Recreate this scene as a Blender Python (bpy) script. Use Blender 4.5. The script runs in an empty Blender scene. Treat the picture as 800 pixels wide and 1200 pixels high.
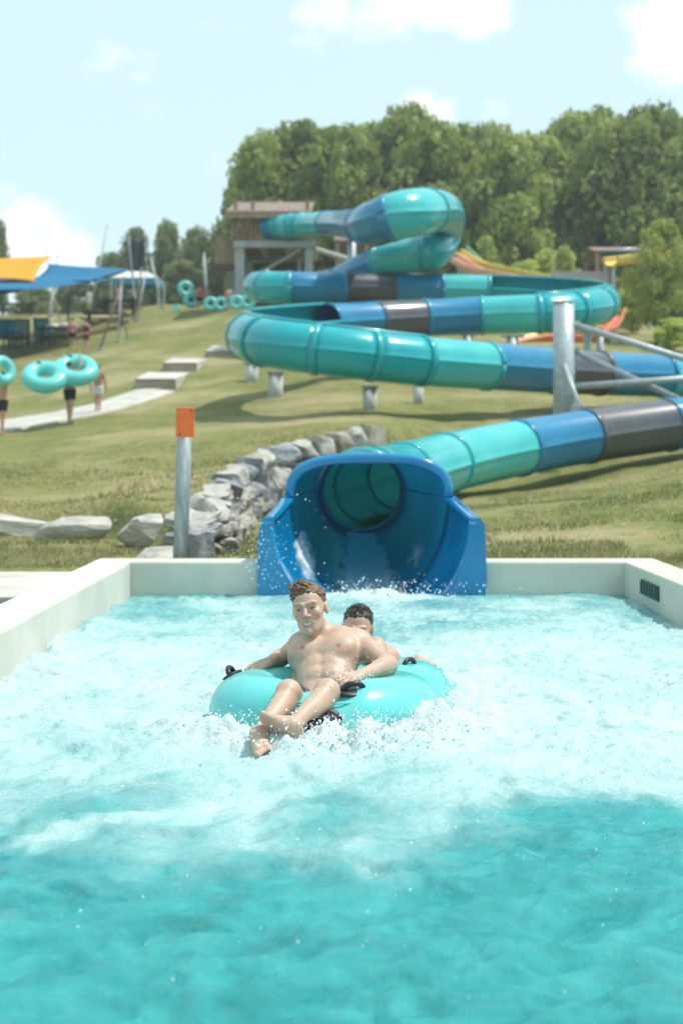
import bpy, math, random
import numpy as np
from mathutils import Vector, Matrix
random.seed(7); RNG = np.random.default_rng(7)
S = bpy.context.scene
COL = S.collection
R = math.radians

# ------------------------------------------------------------------ camera
F = 1666.667; HZ = 526.0; CAMZ = 1.25          # pixels per unit slope of the 800x1200 photograph, horizon row, eye height over the water
cam = bpy.data.objects.new('camera', bpy.data.cameras.new('camera')); COL.objects.link(cam)
cam.location = (0, 0, CAMZ); cam.rotation_euler = (R(90), 0, 0)
cd = cam.data; cd.sensor_fit = 'VERTICAL'; cd.sensor_height = 36; cd.sensor_width = 24; cd.lens = 50
cd.shift_y = -(600 - HZ) / 1200; cd.clip_start = 0.05; cd.clip_end = 3000
cd.dof.use_dof = True; cd.dof.focus_distance = 6.5; cd.dof.aperture_fstop = 2.4
S.camera = cam

def P(px, py, Y):
    return Vector(((px - 400) / F * Y, Y, CAMZ - (py - HZ) / F * Y))

# ------------------------------------------------------------------ sun and sky
SUN_EL, SUN_ROT = R(64), R(84)
sd = Vector((math.cos(SUN_EL) * math.sin(SUN_ROT), math.cos(SUN_EL) * math.cos(SUN_ROT), math.sin(SUN_EL)))
sl = bpy.data.lights.new('sun', 'SUN'); sl.energy = 2.7; sl.angle = R(0.6); sl.color = (1, .95, .87)
so = bpy.data.objects.new('sun', sl); COL.objects.link(so); so.location = (20, 20, 60)
so.rotation_euler = (-sd).to_track_quat('-Z', 'Y').to_euler()
W = bpy.data.worlds.new('World'); S.world = W; W.use_nodes = True
nt = W.node_tree; nt.nodes.clear()
def N(tree, kind, **kw):
    n = tree.nodes.new(kind)
    for k, v in kw.items(): setattr(n, k, v)
    return n
def build_world():
    L = nt.links.new
    out = N(nt, 'ShaderNodeOutputWorld'); bg = N(nt, 'ShaderNodeBackground')
    sky = N(nt, 'ShaderNodeTexSky', sky_type='NISHITA', sun_disc=False, sun_elevation=SUN_EL, sun_rotation=SUN_ROT)
    sky.air_density = 1.0; sky.dust_density = 1.6; sky.ozone_density = 1.6; sky.altitude = 100
    tc = N(nt, 'ShaderNodeTexCoord')
    # cloud cover: noise on the sky direction, thicker round a few cumulus banks
    mp = N(nt, 'ShaderNodeMapping'); mp.inputs['Scale'].default_value = (1, 1, 1.7)
    L(tc.outputs['Generated'], mp.inputs['Vector'])
    nz = N(nt, 'ShaderNodeTexNoise'); nz.inputs['Scale'].default_value = 11; nz.inputs['Detail'].default_value = 7; nz.inputs['Roughness'].default_value = .58
    L(mp.outputs[0], nz.inputs['Vector'])
    acc = None
    banks = [(30, 285, .045, .9), (75, 300, .035, .7), (-120, 260, .07, .8), (470, -10, .045, .85), (390, -5, .03, .6), (560, 5, .035, .75), (800, 55, .045, .95), (860, 90, .06, .9),
             (490, 122, .018, .62), (585, 126, .020, .62), (520, 130, .014, .6), (1200, 150, .1, .7), (-500, 60, .1, .7), (650, -300, .09, .6), (100, -350, .09, .6)]
    for (px, py, rad, w) in banks:
        d = Vector(((px - 400) / F, 1, -(py - HZ) / F)).normalized()
        vd = N(nt, 'ShaderNodeVectorMath', operation='DISTANCE'); L(tc.outputs['Generated'], vd.inputs[0]); vd.inputs[1].default_value = d
        mr = N(nt, 'ShaderNodeMapRange', interpolation_type='SMOOTHSTEP'); L(vd.outputs['Value'], mr.inputs['Value'])
        mr.inputs['From Min'].default_value = 0; mr.inputs['From Max'].default_value = rad * 1.6
        mr.inputs['To Min'].default_value = w * .36; mr.inputs['To Max'].default_value = 0
        if acc is None: acc = mr.outputs[0]
        else:
            m = N(nt, 'ShaderNodeMath', operation='MAXIMUM'); L(acc, m.inputs[0]); L(mr.outputs[0], m.inputs[1]); acc = m.outputs[0]
    ad = N(nt, 'ShaderNodeMath', operation='ADD'); L(nz.outputs['Fac'], ad.inputs[0]); L(acc, ad.inputs[1])
    cl = N(nt, 'ShaderNodeMapRange', interpolation_type='SMOOTHSTEP'); L(ad.outputs[0], cl.inputs['Value'])
    cl.inputs['From Min'].default_value = .63; cl.inputs['From Max'].default_value = .84
    # thin veil that whitens the blue a little everywhere
    veil = N(nt, 'ShaderNodeMixRGB'); veil.inputs['Fac'].default_value = .72
    L(sky.outputs[0], veil.inputs[1]); veil.inputs[2].default_value = (5.2, 6.9, 7.1, 1)
    mix = N(nt, 'ShaderNodeMixRGB'); L(cl.outputs[0], mix.inputs['Fac']); L(veil.outputs[0], mix.inputs[1]); mix.inputs[2].default_value = (7.6, 7.8, 7.9, 1)
    L(mix.outputs[0], bg.inputs['Color']); bg.inputs['Strength'].default_value = .098
    L(bg.outputs[0], out.inputs[0])
build_world()
S.view_settings.view_transform = 'Standard'; S.view_settings.look = 'None'; S.view_settings.exposure = 0.75; S.view_settings.gamma = 1
S.cycles.use_denoising = True; S.cycles.max_bounces = 8; S.cycles.diffuse_bounces = 3; S.cycles.glossy_bounces = 3
S.cycles.caustics_reflective = False; S.cycles.caustics_refractive = False

# ------------------------------------------------------------------ helpers: noise, mesh, objects, materials
def _hash(i, j, k, seed):
    h = (i * 374761393 + j * 668265263 + k * 2147483647 + seed * 974711) & 0xffffffff
    h = ((h ^ (h >> 13)) * 1274126177) & 0xffffffff
    return ((h ^ (h >> 16)) & 0xffff) / 65535.0
def vnoise(x, y, z=None, seed=0):
    x = np.asarray(x, float); y = np.asarray(y, float); z = np.zeros_like(x) if z is None else np.asarray(z, float)
    i, j, k = np.floor(x).astype(np.int64), np.floor(y).astype(np.int64), np.floor(z).astype(np.int64)
    u, v, w = x - i, y - j, z - k
    u, v, w = u*u*u*(u*(u*6-15)+10), v*v*v*(v*(v*6-15)+10), w*w*w*(w*(w*6-15)+10)
    r = 0
    for a in (0, 1):
        for b in (0, 1):
            for c in (0, 1):
                r = r + (u if a else 1-u)*(v if b else 1-v)*(w if c else 1-w)*_hash(i+a, j+b, k+c, seed)
    return r * 2 - 1
def fbm(x, y, z=None, o=4, seed=0, g=.5):
    r, a, f = 0, 1, 1
    for q in range(o):
        r = r + a * vnoise(x*f, y*f, None if z is None else z*f, seed + q*17); a *= g; f *= 2.03
    return r
def sstep(a, b, x):
    t = np.clip((x - a) / (b - a), 0, 1); return t*t*(3-2*t)

def mesh(name, verts, faces, smooth=False):
    me = bpy.data.meshes.new(name)
    if isinstance(faces, np.ndarray):
        v = np.asarray(verts, np.float32); n = faces.shape[1]
        me.vertices.add(len(v)); me.vertices.foreach_set('co', v.ravel())
        me.loops.add(faces.size); me.loops.foreach_set('vertex_index', faces.astype(np.int32).ravel())
        me.polygons.add(len(faces)); me.polygons.foreach_set('loop_start', np.arange(0, faces.size, n, dtype=np.int32))
        me.polygons.foreach_set('loop_total', np.full(len(faces), n, np.int32))
        me.update(calc_edges=True); me.validate()
    else:
        me.from_pydata([tuple(p) for p in verts], [], faces); me.update()
    if smooth: me.polygons.foreach_set('use_smooth', np.ones(len(me.polygons), bool))
    return me
def attr(me, name, vals):
    vals = np.asarray(vals, np.float32)
    if vals.ndim == 1:
        a = me.attributes.new(name, 'FLOAT', 'POINT'); a.data.foreach_set('value', vals)
    else:
        a = me.attributes.new(name, 'FLOAT_COLOR', 'POINT')
        a.data.foreach_set('color', np.concatenate([vals, np.ones((len(vals), 1), np.float32)], 1).ravel())
class G:                                     # collects simple shapes into one mesh
    def __init__(s): s.v = []; s.f = []
    def add(s, vs, fs):
        n = len(s.v); s.v += [Vector(p) for p in vs]; s.f += [tuple(i+n for i in f) for f in fs]; return s
    def box(s, c, d, rot=None):
        c = Vector(c); vs = [Vector((x*d[0]/2, y*d[1]/2, z*d[2]/2)) for x in (-1, 1) for y in (-1, 1) for z in (-1, 1)]
        if rot is not None: vs = [rot @ p for p in vs]
        return s.add([c+p for p in vs], [(0,1,3,2),(4,6,7,5),(0,4,5,1),(2,3,7,6),(0,2,6,4),(1,5,7,3)])
    def tube(s, pts, r, n=10, cap=True):
        pts = [Vector(p) for p in pts]; rr = r if isinstance(r, (list, tuple)) else [r]*len(pts); vs = []; ref = None
        for i, p in enumerate(pts):
            t = (pts[min(i+1, len(pts)-1)] - pts[max(i-1, 0)]).normalized()
            if ref is None: ref = Vector((0,0,1)) if abs(t.z) < .9 else Vector((1,0,0))
            a = t.cross(ref).normalized(); b = a.cross(t).normalized(); ref = b
            vs += [p + rr[i]*(math.cos(2*math.pi*k/n)*a + math.sin(2*math.pi*k/n)*b) for k in range(n)]
        fs = [(i*n+k, i*n+(k+1) % n, (i+1)*n+(k+1) % n, (i+1)*n+k) for i in range(len(pts)-1) for k in range(n)]
        if cap: fs += [tuple(range(n))[::-1], tuple((len(pts)-1)*n+k for k in range(n))]
        return s.add(vs, fs)
    def ell(s, c, r, rot=None, nu=14, nv=9):
        c = Vector(c); vs = []; fs = []
        for j in range(nv+1):
            th = math.pi*j/nv
            for i in range(nu):
                p = Vector((r[0]*math.sin(th)*math.cos(2*math.pi*i/nu), r[1]*math.sin(th)*math.sin(2*math.pi*i/nu), r[2]*math.cos(th)))
                vs.append(c + (rot @ p if rot is not None else p))
        for j in range(nv):
            for i in range(nu): fs.append((j*nu+i, (j+1)*nu+i, (j+1)*nu+(i+1) % nu, j*nu+(i+1) % nu))
        return s.add(vs, fs)
    def me(s, name, smooth=False): return mesh(name, s.v, s.f, smooth)

def tag(o, label=None, cat=None, group=None, kind=None):
    if label: o['label'] = label
    if cat: o['category'] = cat
    if group: o['group'] = group
    if kind: o['kind'] = kind
    return o
def root(name, loc, label, cat, group=None):
    o = bpy.data.objects.new(name, None); o.empty_display_size = .2; COL.objects.link(o); o.location = loc
    return tag(o, label, cat, group)
def part(name, me, mat, parent=None, bevel=0, solid=0, solid_off=1, label=None):
    """world-space mesh linked as one object; below a parent it is shifted into the parent's frame"""
    if isinstance(me, G): me = me.me(name)
    me.materials.clear(); me.materials.append(mat)
    o = bpy.data.objects.new(name, me); COL.objects.link(o)
    if parent is not None:
        off = Vector((0, 0, 0)); p = parent
        while p is not None: off += p.location; p = p.parent
        me.transform(Matrix.Translation(-off)); o.parent = parent
    if solid:
        m = o.modifiers.new('solid', 'SOLIDIFY'); m.thickness = solid; m.offset = solid_off
    if bevel:
        m = o.modifiers.new('bevel', 'BEVEL'); m.width = bevel; m.segments = 2; m.limit_method = 'ANGLE'
    if label: o['label'] = label
    return o

def mat(name, c, rough=.6, c2=None, scale=4, bump=0, bscale=None, spec=.5, attrcol=None, metal=0, sss=0, coat=0, detail=5, stretch=None, c3=None, lo=.38, hi=.62, transl=0):
    m = bpy.data.materials.new(name); m.use_nodes = True; t = m.node_tree; L = t.links.new
    b = t.nodes['Principled BSDF']; b.inputs['Roughness'].default_value = rough; b.inputs['Specular IOR Level'].default_value = spec
    b.inputs['Metallic'].default_value = metal; b.inputs['Base Color'].default_value = (*c, 1); b.inputs['Coat Weight'].default_value = coat; b.inputs['Coat Roughness'].default_value = .08
    if sss:
        b.inputs['Subsurface Weight'].default_value = sss; b.inputs['Subsurface Radius'].default_value = (.02, .008, .005); b.inputs['Subsurface Scale'].default_value = .6
    tc = N(t, 'ShaderNodeTexCoord'); vec = tc.outputs['Object']
    if stretch:
        mp = N(t, 'ShaderNodeMapping'); mp.inputs['Scale'].default_value = stretch; L(vec, mp.inputs[0]); vec = mp.outputs[0]
    col = None
    if attrcol:
        a = N(t, 'ShaderNodeAttribute', attribute_name=attrcol); col = a.outputs['Color']
    if c2 is not None:
        nz = N(t, 'ShaderNodeTexNoise'); nz.inputs['Scale'].default_value = scale; nz.inputs['Detail'].default_value = detail; nz.inputs['Roughness'].default_value = .6; L(vec, nz.inputs['Vector'])
        mr = N(t, 'ShaderNodeMapRange', interpolation_type='SMOOTHSTEP'); mr.inputs['From Min'].default_value = lo; mr.inputs['From Max'].default_value = hi; L(nz.outputs['Fac'], mr.inputs['Value'])
        mx = N(t, 'ShaderNodeMixRGB'); L(mr.outputs[0], mx.inputs['Fac']); mx.inputs[2].default_value = (*c2, 1)
        if col is not None: L(col, mx.inputs[1])
        else: mx.inputs[1].default_value = (*c, 1)
        col = mx.outputs[0]
        if c3 is not None:
            n3 = N(t, 'ShaderNodeTexNoise'); n3.inputs['Scale'].default_value = scale * .31; n3.inputs['Detail'].default_value = 6; L(vec, n3.inputs['Vector'])
            m3 = N(t, 'ShaderNodeMapRange', interpolation_type='SMOOTHSTEP'); m3.inputs['From Min'].default_value = .45; m3.inputs['From Max'].default_value = .68; L(n3.outputs['Fac'], m3.inputs['Value'])
            x3 = N(t, 'ShaderNodeMixRGB'); L(m3.outputs[0], x3.inputs['Fac']); L(col, x3.inputs[1]); x3.inputs[2].default_value = (*c3, 1); col = x3.outputs[0]
    if col is not None: L(col, b.inputs['Base Color'])
    if bump:
        bn = N(t, 'ShaderNodeTexNoise'); bn.inputs['Scale'].default_value = bscale or scale * 3; bn.inputs['Detail'].default_value = 6; L(vec, bn.inputs['Vector'])
        bp = N(t, 'ShaderNodeBump'); bp.inputs['Strength'].default_value = 1; bp.inputs['Distance'].default_value = bump; L(bn.outputs['Fac'], bp.inputs['Height']); L(bp.outputs[0], b.inputs['Normal'])
    if transl:
        tr = N(t, 'ShaderNodeBsdfTranslucent'); ms = N(t, 'ShaderNodeMixShader'); ms.inputs[0].default_value = transl
        if col is not None: L(col, tr.inputs['Color'])
        else: tr.inputs['Color'].default_value = (*c, 1)
        L(b.outputs[0], ms.inputs[1]); L(tr.outputs[0], ms.inputs[2]); L(ms.outputs[0], t.nodes['Material Output'].inputs[0])
    return m

# ------------------------------------------------------------------ helpers: organic bodies as blended distance fields
class SDF:
    """a list of blended solids meshed into one continuous skin"""
    def __init__(s): s.p = []
    def cone(s, a, b, ra, rb, k=.02, sub=False): s.p.append(('c', np.array(a, float), np.array(b, float), ra, rb, k, sub)); return s
    def ball(s, a, r, k=.02, sub=False): return s.cone(a, np.array(a, float) + 1e-5, r, r, k, sub)
    def ell(s, c, r, M=None, k=.02, sub=False): s.p.append(('e', np.array(c, float), np.array(r, float), np.eye(3) if M is None else np.array(M, float), None, k, sub)); return s
    def torus(s, c, n, Rm, r, k=.05): s.p.append(('t', np.array(c, float), np.array(n, float), Rm, r, k, False)); return s
    def bounds(s):
        lo, hi = [], []
        for q in s.p:
            if q[6]: continue
            if q[0] == 'c':
                m = max(q[3], q[4]); lo.append(np.minimum(q[1], q[2])-m); hi.append(np.maximum(q[1], q[2])+m)
            elif q[0] == 'e': m = q[2].max(); lo.append(q[1]-m); hi.append(q[1]+m)
            else: m = q[3]+q[4]; lo.append(q[1]-m); hi.append(q[1]+m)
        return np.min(lo, 0), np.max(hi, 0)
    def dist(s, q, X, Y, Z):
        if q[0] == 'c':
            a, b, ra, rb = q[1:5]; d = b-a; l2 = float(d@d)
            t = np.clip(((X-a[0])*d[0]+(Y-a[1])*d[1]+(Z-a[2])*d[2])/l2, 0, 1)
            return np.sqrt((X-a[0]-t*d[0])**2+(Y-a[1]-t*d[1])**2+(Z-a[2]-t*d[2])**2) - (ra+(rb-ra)*t)
        if q[0] == 'e':
            c, r, M = q[1:4]; x, y, z = X-c[0], Y-c[1], Z-c[2]
            u = M[0,0]*x+M[1,0]*y+M[2,0]*z; v = M[0,1]*x+M[1,1]*y+M[2,1]*z; w = M[0,2]*x+M[1,2]*y+M[2,2]*z
            k0 = np.sqrt((u/r[0])**2+(v/r[1])**2+(w/r[2])**2); k1 = np.sqrt((u/r[0]**2)**2+(v/r[1]**2)**2+(w/r[2]**2)**2)
            return k0*(k0-1)/np.maximum(k1, 1e-6)
        c, n, Rm, r = q[1:5]; x, y, z = X-c[0], Y-c[1], Z-c[2]; h = x*n[0]+y*n[1]+z*n[2]
        return np.sqrt((np.sqrt(np.maximum(x*x+y*y+z*z-h*h, 0))-Rm)**2+h*h) - r
    def mesh(s, name, vox, extra=None, smooth=True):
        lo, hi = s.bounds(); lo = lo-3*vox; hi = hi+3*vox; n = np.ceil((hi-lo)/vox).astype(int)+1
        Fd = np.full(n, .3, np.float32); ax = [lo[i]+vox*np.arange(n[i]) for i in range(3)]
        for q in s.p:
            k = q[5]; pad = 2.2*k+3*vox
            if q[0] == 'c': m = max(q[3], q[4]); a, b = np.minimum(q[1], q[2])-m-pad, np.maximum(q[1], q[2])+m+pad
            elif q[0] == 'e': m = q[2].max(); a, b = q[1]-m-pad, q[1]+m+pad
            else: m = q[3]+q[4]; a, b = q[1]-m-pad, q[1]+m+pad
            i0 = np.maximum(((a-lo)/vox).astype(int), 0); i1 = np.minimum(((b-lo)/vox).astype(int)+2, n)
            if (i1 <= i0).any(): continue
            sl_ = tuple(slice(i0[i], i1[i]) for i in range(3))
            d = s.dist(q, ax[0][sl_[0]][:, None, None], ax[1][sl_[1]][None, :, None], ax[2][sl_[2]][None, None, :])
            A = Fd[sl_]
            if q[6]: h = np.maximum(k-np.abs(A+d), 0)/k; Fd[sl_] = np.maximum(A, -d)+h*h*k*.25
            else: h = np.maximum(k-np.abs(A-d), 0)/k; Fd[sl_] = np.minimum(A, d)-h*h*k*.25
        if extra is not None: Fd = extra(Fd, ax[0][:, None, None], ax[1][None, :, None], ax[2][None, None, :]).astype(np.float32)
        ins = Fd < 0
        c8 = [ins[dx:n[0]-1+dx, dy:n[1]-1+dy, dz:n[2]-1+dz] for dx in (0, 1) for dy in (0, 1) for dz in (0, 1)]
        anyc = c8[0].copy(); allc = c8[0].copy()
        for c in c8[1:]: anyc |= c; allc &= c
        cells = np.argwhere(anyc & ~allc); idx = np.full(n-1, -1, np.int64); idx[tuple(cells.T)] = np.arange(len(cells))
        acc = np.zeros((len(cells), 3)); cnt = np.zeros(len(cells))
        cor = [np.array((dx, dy, dz)) for dx in (0, 1) for dy in (0, 1) for dz in (0, 1)]
        for a in range(8):
            for b in range(a+1, 8):
                if np.abs(cor[a]-cor[b]).sum() != 1: continue
                fa = Fd[tuple((cells+cor[a]).T)]; fb = Fd[tuple((cells+cor[b]).T)]; m = (fa < 0) != (fb < 0)
                t = np.where(m, fa/np.where(m, fa-fb, 1), 0)
                acc += m[:, None]*(cor[a]+t[:, None]*(cor[b]-cor[a])); cnt += m
        V = lo + vox*(cells + acc/cnt[:, None]); quads = []
        for axx in range(3):
            u, v = [(1, 2), (2, 0), (0, 1)][axx]
            s0 = [slice(None)]*3; s1 = [slice(None)]*3; s0[axx] = slice(0, n[axx]-1); s1[axx] = slice(1, n[axx])
            e = np.argwhere(ins[tuple(s0)] != ins[tuple(s1)])
            if not len(e): continue
            flip = ~ins[tuple(e.T)]
            eu = np.zeros(3, int); ev = np.zeros(3, int); eu[u] = 1; ev[v] = 1
            q4 = np.stack([idx[tuple(np.clip(e-o, 0, n-2).T)] for o in (eu+ev, ev, 0*eu, eu)], 1)
            q4[flip] = q4[flip][:, ::-1]; quads.append(q4)
        Q = np.concatenate(quads); Q = Q[(Q >= 0).all(1)]
        return mesh(name, V, Q, smooth)
def coords(me):
    v = np.empty(len(me.vertices)*3, np.float32); me.vertices.foreach_get('co', v); return v.reshape(-1, 3)

# ------------------------------------------------------------------ materials
TEAL = mat('teal_fibreglass', (.002, .37, .43), .27, (.006, .42, .47), 1.2, coat=.3, transl=.13)
LTEAL = mat('light_teal_fibreglass', (.04, .50, .52), .27, (.07, .54, .55), 1.2, coat=.3, transl=.13)
BLUE = mat('blue_fibreglass', (.001, .17, .34), .27, (.003, .20, .38), 1.2, coat=.3)
DGREY = mat('dark_grey_fibreglass', (.058, .066, .080), .30, (.075, .082, .095), 1.2, coat=.4)
MOUTH = mat('bright_blue_fibreglass', (.0, .21, .47), .18, (.004, .26, .53), 2.2, coat=.5, transl=.14)
STEEL = mat('galvanised_steel', (.46, .50, .51), .5, (.36, .41, .43), 9, metal=.25)
CONC = mat('pale_concrete', (.52, .49, .44), .85, (.42, .40, .36), 2.2, bump=.004, bscale=60, c3=(.57, .54, .50))
PIER = mat('concrete_pier', (.55, .55, .53), .85, (.42, .42, .40), 3)
POOLW = mat('painted_pool_wall', (.62, .60, .53), .6, (.54, .53, .46), 1.6, bump=.002, bscale=40, c3=(.55, .53, .43))
WOOD = mat('weathered_timber', (.36, .25, .17), .8, (.26, .18, .12), 6, stretch=(1, 1, .2))
ROOFM = mat('brown_metal_roof', (.26, .19, .15), .7, (.20, .15, .12), 3)
VINYL = mat('turquoise_vinyl', (.15, .70, .70), .28, (.19, .75, .74), 3, coat=.3, transl=.25)
BLACK = mat('black_rubber', (.012, .013, .015), .4)
SKIN = mat('skin', (.5, .3, .2), 0.40, attrcol='tint', sss=.10, spec=.5, bump=.0015, bscale=140)
SKIN2 = mat('skin_far', (.42, .25, .17), .55)
ORANGE = mat('orange_reflector_board', (.85, .16, .03), .5, (.75, .13, .03), 8)

# ------------------------------------------------------------------ ground
PYS = np.array([12., 14, 16, 18, 22, 27, 31, 35, 42, 50, 60, 75, 90, 140, 600])
def zc(Y, y): return CAMZ - (y - HZ)/F*Y
COLS = {   # photograph column -> height of the upper slope at each distance
 -500: [.2, .3, .45, .55, .75, 1.1, 1.4, 1.9, 2.9, 4.1, 5.6, 7.4, 8.6, 9, 6],
 0:   [.2, .3, .42, .50, .75, 1.10, 1.42, 1.80, 2.75, 3.95, 5.4, 7.9, 9.6, 10, 7],
 200: [.2, .45, .6, .72, .95, 1.38, 1.80, 2.28, 3.35, 4.75, 6.7, 8.8, 9.4, 9.6, 7],
 300: [.2, .5, .7, .85, 1.12, 1.55, 1.95, 2.42, 3.5, 4.95, 7.2, 8.6, 9.2, 9.6, 7],
 400: [.2, .4, .7, .9, 1.20, 1.70, 2.05, 2.6, 3.7, 5.2, 6.9, 8.4, 9.2, 9.8, 7],
 600: [.2, .21, .3, .4, .8, 1.4, 1.85, 2.35, 3.4, 4.7, 6.0, 7.8, 9.0, 9.8, 7],
 800: [.2, .22, .5, .7, 1.0, 1.3, 1.65, 2.2, 3.2, 4.3, 5.7, 7.6, 8.9, 9.8, 7],
 1300: [.2, .3, .6, .9, 1.2, 1.5, 1.9, 2.3, 3.2, 4.3, 5.6, 7.2, 8.6, 9.6, 7]}
CPX = np.array(sorted(COLS)); CT = np.array([COLS[c] for c in CPX])
def up_z(x, Y):
    px = np.clip(400 + x/np.maximum(Y, 8)*F, CPX[0], CPX[-1]); ci = np.clip(np.searchsorted(CPX, px)-1, 0, len(CPX)-2)
    tx = (px-CPX[ci])/(CPX[ci+1]-CPX[ci]); tx = tx*tx*(3-2*tx)
    Yc = np.clip(Y, PYS[0], PYS[-1]); ri = np.clip(np.searchsorted(PYS, Yc)-1, 0, len(PYS)-2)
    ty = (Yc-PYS[ri])/(PYS[ri+1]-PYS[ri])
    def cr(c):
        p0 = CT[c, np.maximum(ri-1, 0)]; p1 = CT[c, ri]; p2 = CT[c, ri+1]; p3 = CT[c, np.minimum(ri+2, len(PYS)-1)]
        h0 = PYS[ri]-PYS[np.maximum(ri-1, 0)]; h = PYS[ri+1]-PYS[ri]; h2 = PYS[np.minimum(ri+2, len(PYS)-1)]-PYS[ri+1]
        m1 = (p2-p0)/(h+np.maximum(h0, 1e-6))*h; m2 = (p3-p1)/(h+np.maximum(h2, 1e-6))*h
        t = ty; return (2*t**3-3*t**2+1)*p1+(t**3-2*t**2+t)*m1+(-2*t**3+3*t**2)*p2+(t**3-t**2)*m2
    return cr(ci)*(1-tx)+cr(ci+1)*tx
WALL = np.array([(-60, 18.0), (-12, 17.7), (-3.0, 17.4), (-2.25, 15.9), (-1.62, 14.25), (-1.42, 15.2), (-1.48, 17), (-1.5, 20), (-1.2, 22.6), (-.55, 24.4), (.5, 25.7), (1.6, 27.4), (3.2, 29.5), (8, 31.2), (14, 33.5), (60, 40)])
def wall_d(x, Y):
    """signed distance to the terrace line, positive on the upper side"""
    best = np.full(np.shape(x), 1e9); sgn = np.ones(np.shape(x)); par = np.zeros(np.shape(x))
    for i in range(len(WALL)-1):
        a, b = WALL[i], WALL[i+1]; d = b-a; t = np.clip(((x-a[0])*d[0]+(Y-a[1])*d[1])/(d@d), 0, 1)
        dx, dy = x-a[0]-t*d[0], Y-a[1]-t*d[1]; D = np.hypot(dx, dy); m = D < best
        cr = d[0]*dy-d[1]*dx
        best = np.where(m, D, best); sgn = np.where(m, np.where(cr >= 0, 1, -1), sgn); par = np.where(m, i+t, par)
    # inside test against the polygon closed far behind
    poly = np.vstack([WALL, [(60, 900), (-60, 900)]]); ins = np.zeros(np.shape(x), bool)
    for i in range(len(poly)):
        a, b = poly[i], poly[(i+1) % len(poly)]
        c = ((a[1] > Y) != (b[1] > Y)) & (x < (b[0]-a[0])*(Y-a[1])/(b[1]-a[1]+1e-12)+a[0]); ins ^= c
    return np.where(ins, best, -best), par
def low_z(x, Y):
    z = .17 + .030*np.clip(Y-18, 0, 20) + .02*np.clip(x-1, 0, 8)*sstep(20, 27, Y)
    m = np.exp(-((x-4.6)/2.2)**2-((Y-19.5)/3.3)**2)*.34 + .5*sstep(3.0, 8, x)*sstep(13, 20, Y)   # the mound right of the flume
    return z + m
def ground_z(x, Y):
    x = np.asarray(x, float); Y = np.asarray(Y, float)
    d, par = wall_d(x, Y)
    w = .22 + 2.2*sstep(10.2, 13, par)
    s = sstep(-w*.6, w, d)
    u = np.maximum(up_z(x, Y), low_z(x, Y)); l = low_z(x, Y)
    z = l+(u-l)*s
    z = z + .05*fbm(x*.45, Y*.45, o=3, seed=3)*sstep(13, 20, Y)*np.clip(1.2-np.exp(-(d/.8)**2), 0, 1) + .012*fbm(x*2.3, Y*2.3, o=3, seed=5)*sstep(12.5, 13.5, Y)
    return np.where(Y < 13, np.minimum(z, .19), z)
def gz(x, Y): return float(ground_z(np.array([x]), np.array([Y]))[0])
_hy = np.concatenate([np.arange(12.5, 45, .1), np.arange(45, 140, .35)])
def hit(px, py):
    x = (px-400)/F*_hy; z = CAMZ-(py-HZ)/F*_hy; g = ground_z(x, _hy); k = np.argmax(z <= g)
    if not (z <= g).any(): k = np.argmin(z-g)
    return Vector((x[k], _hy[k], g[k]))

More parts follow.
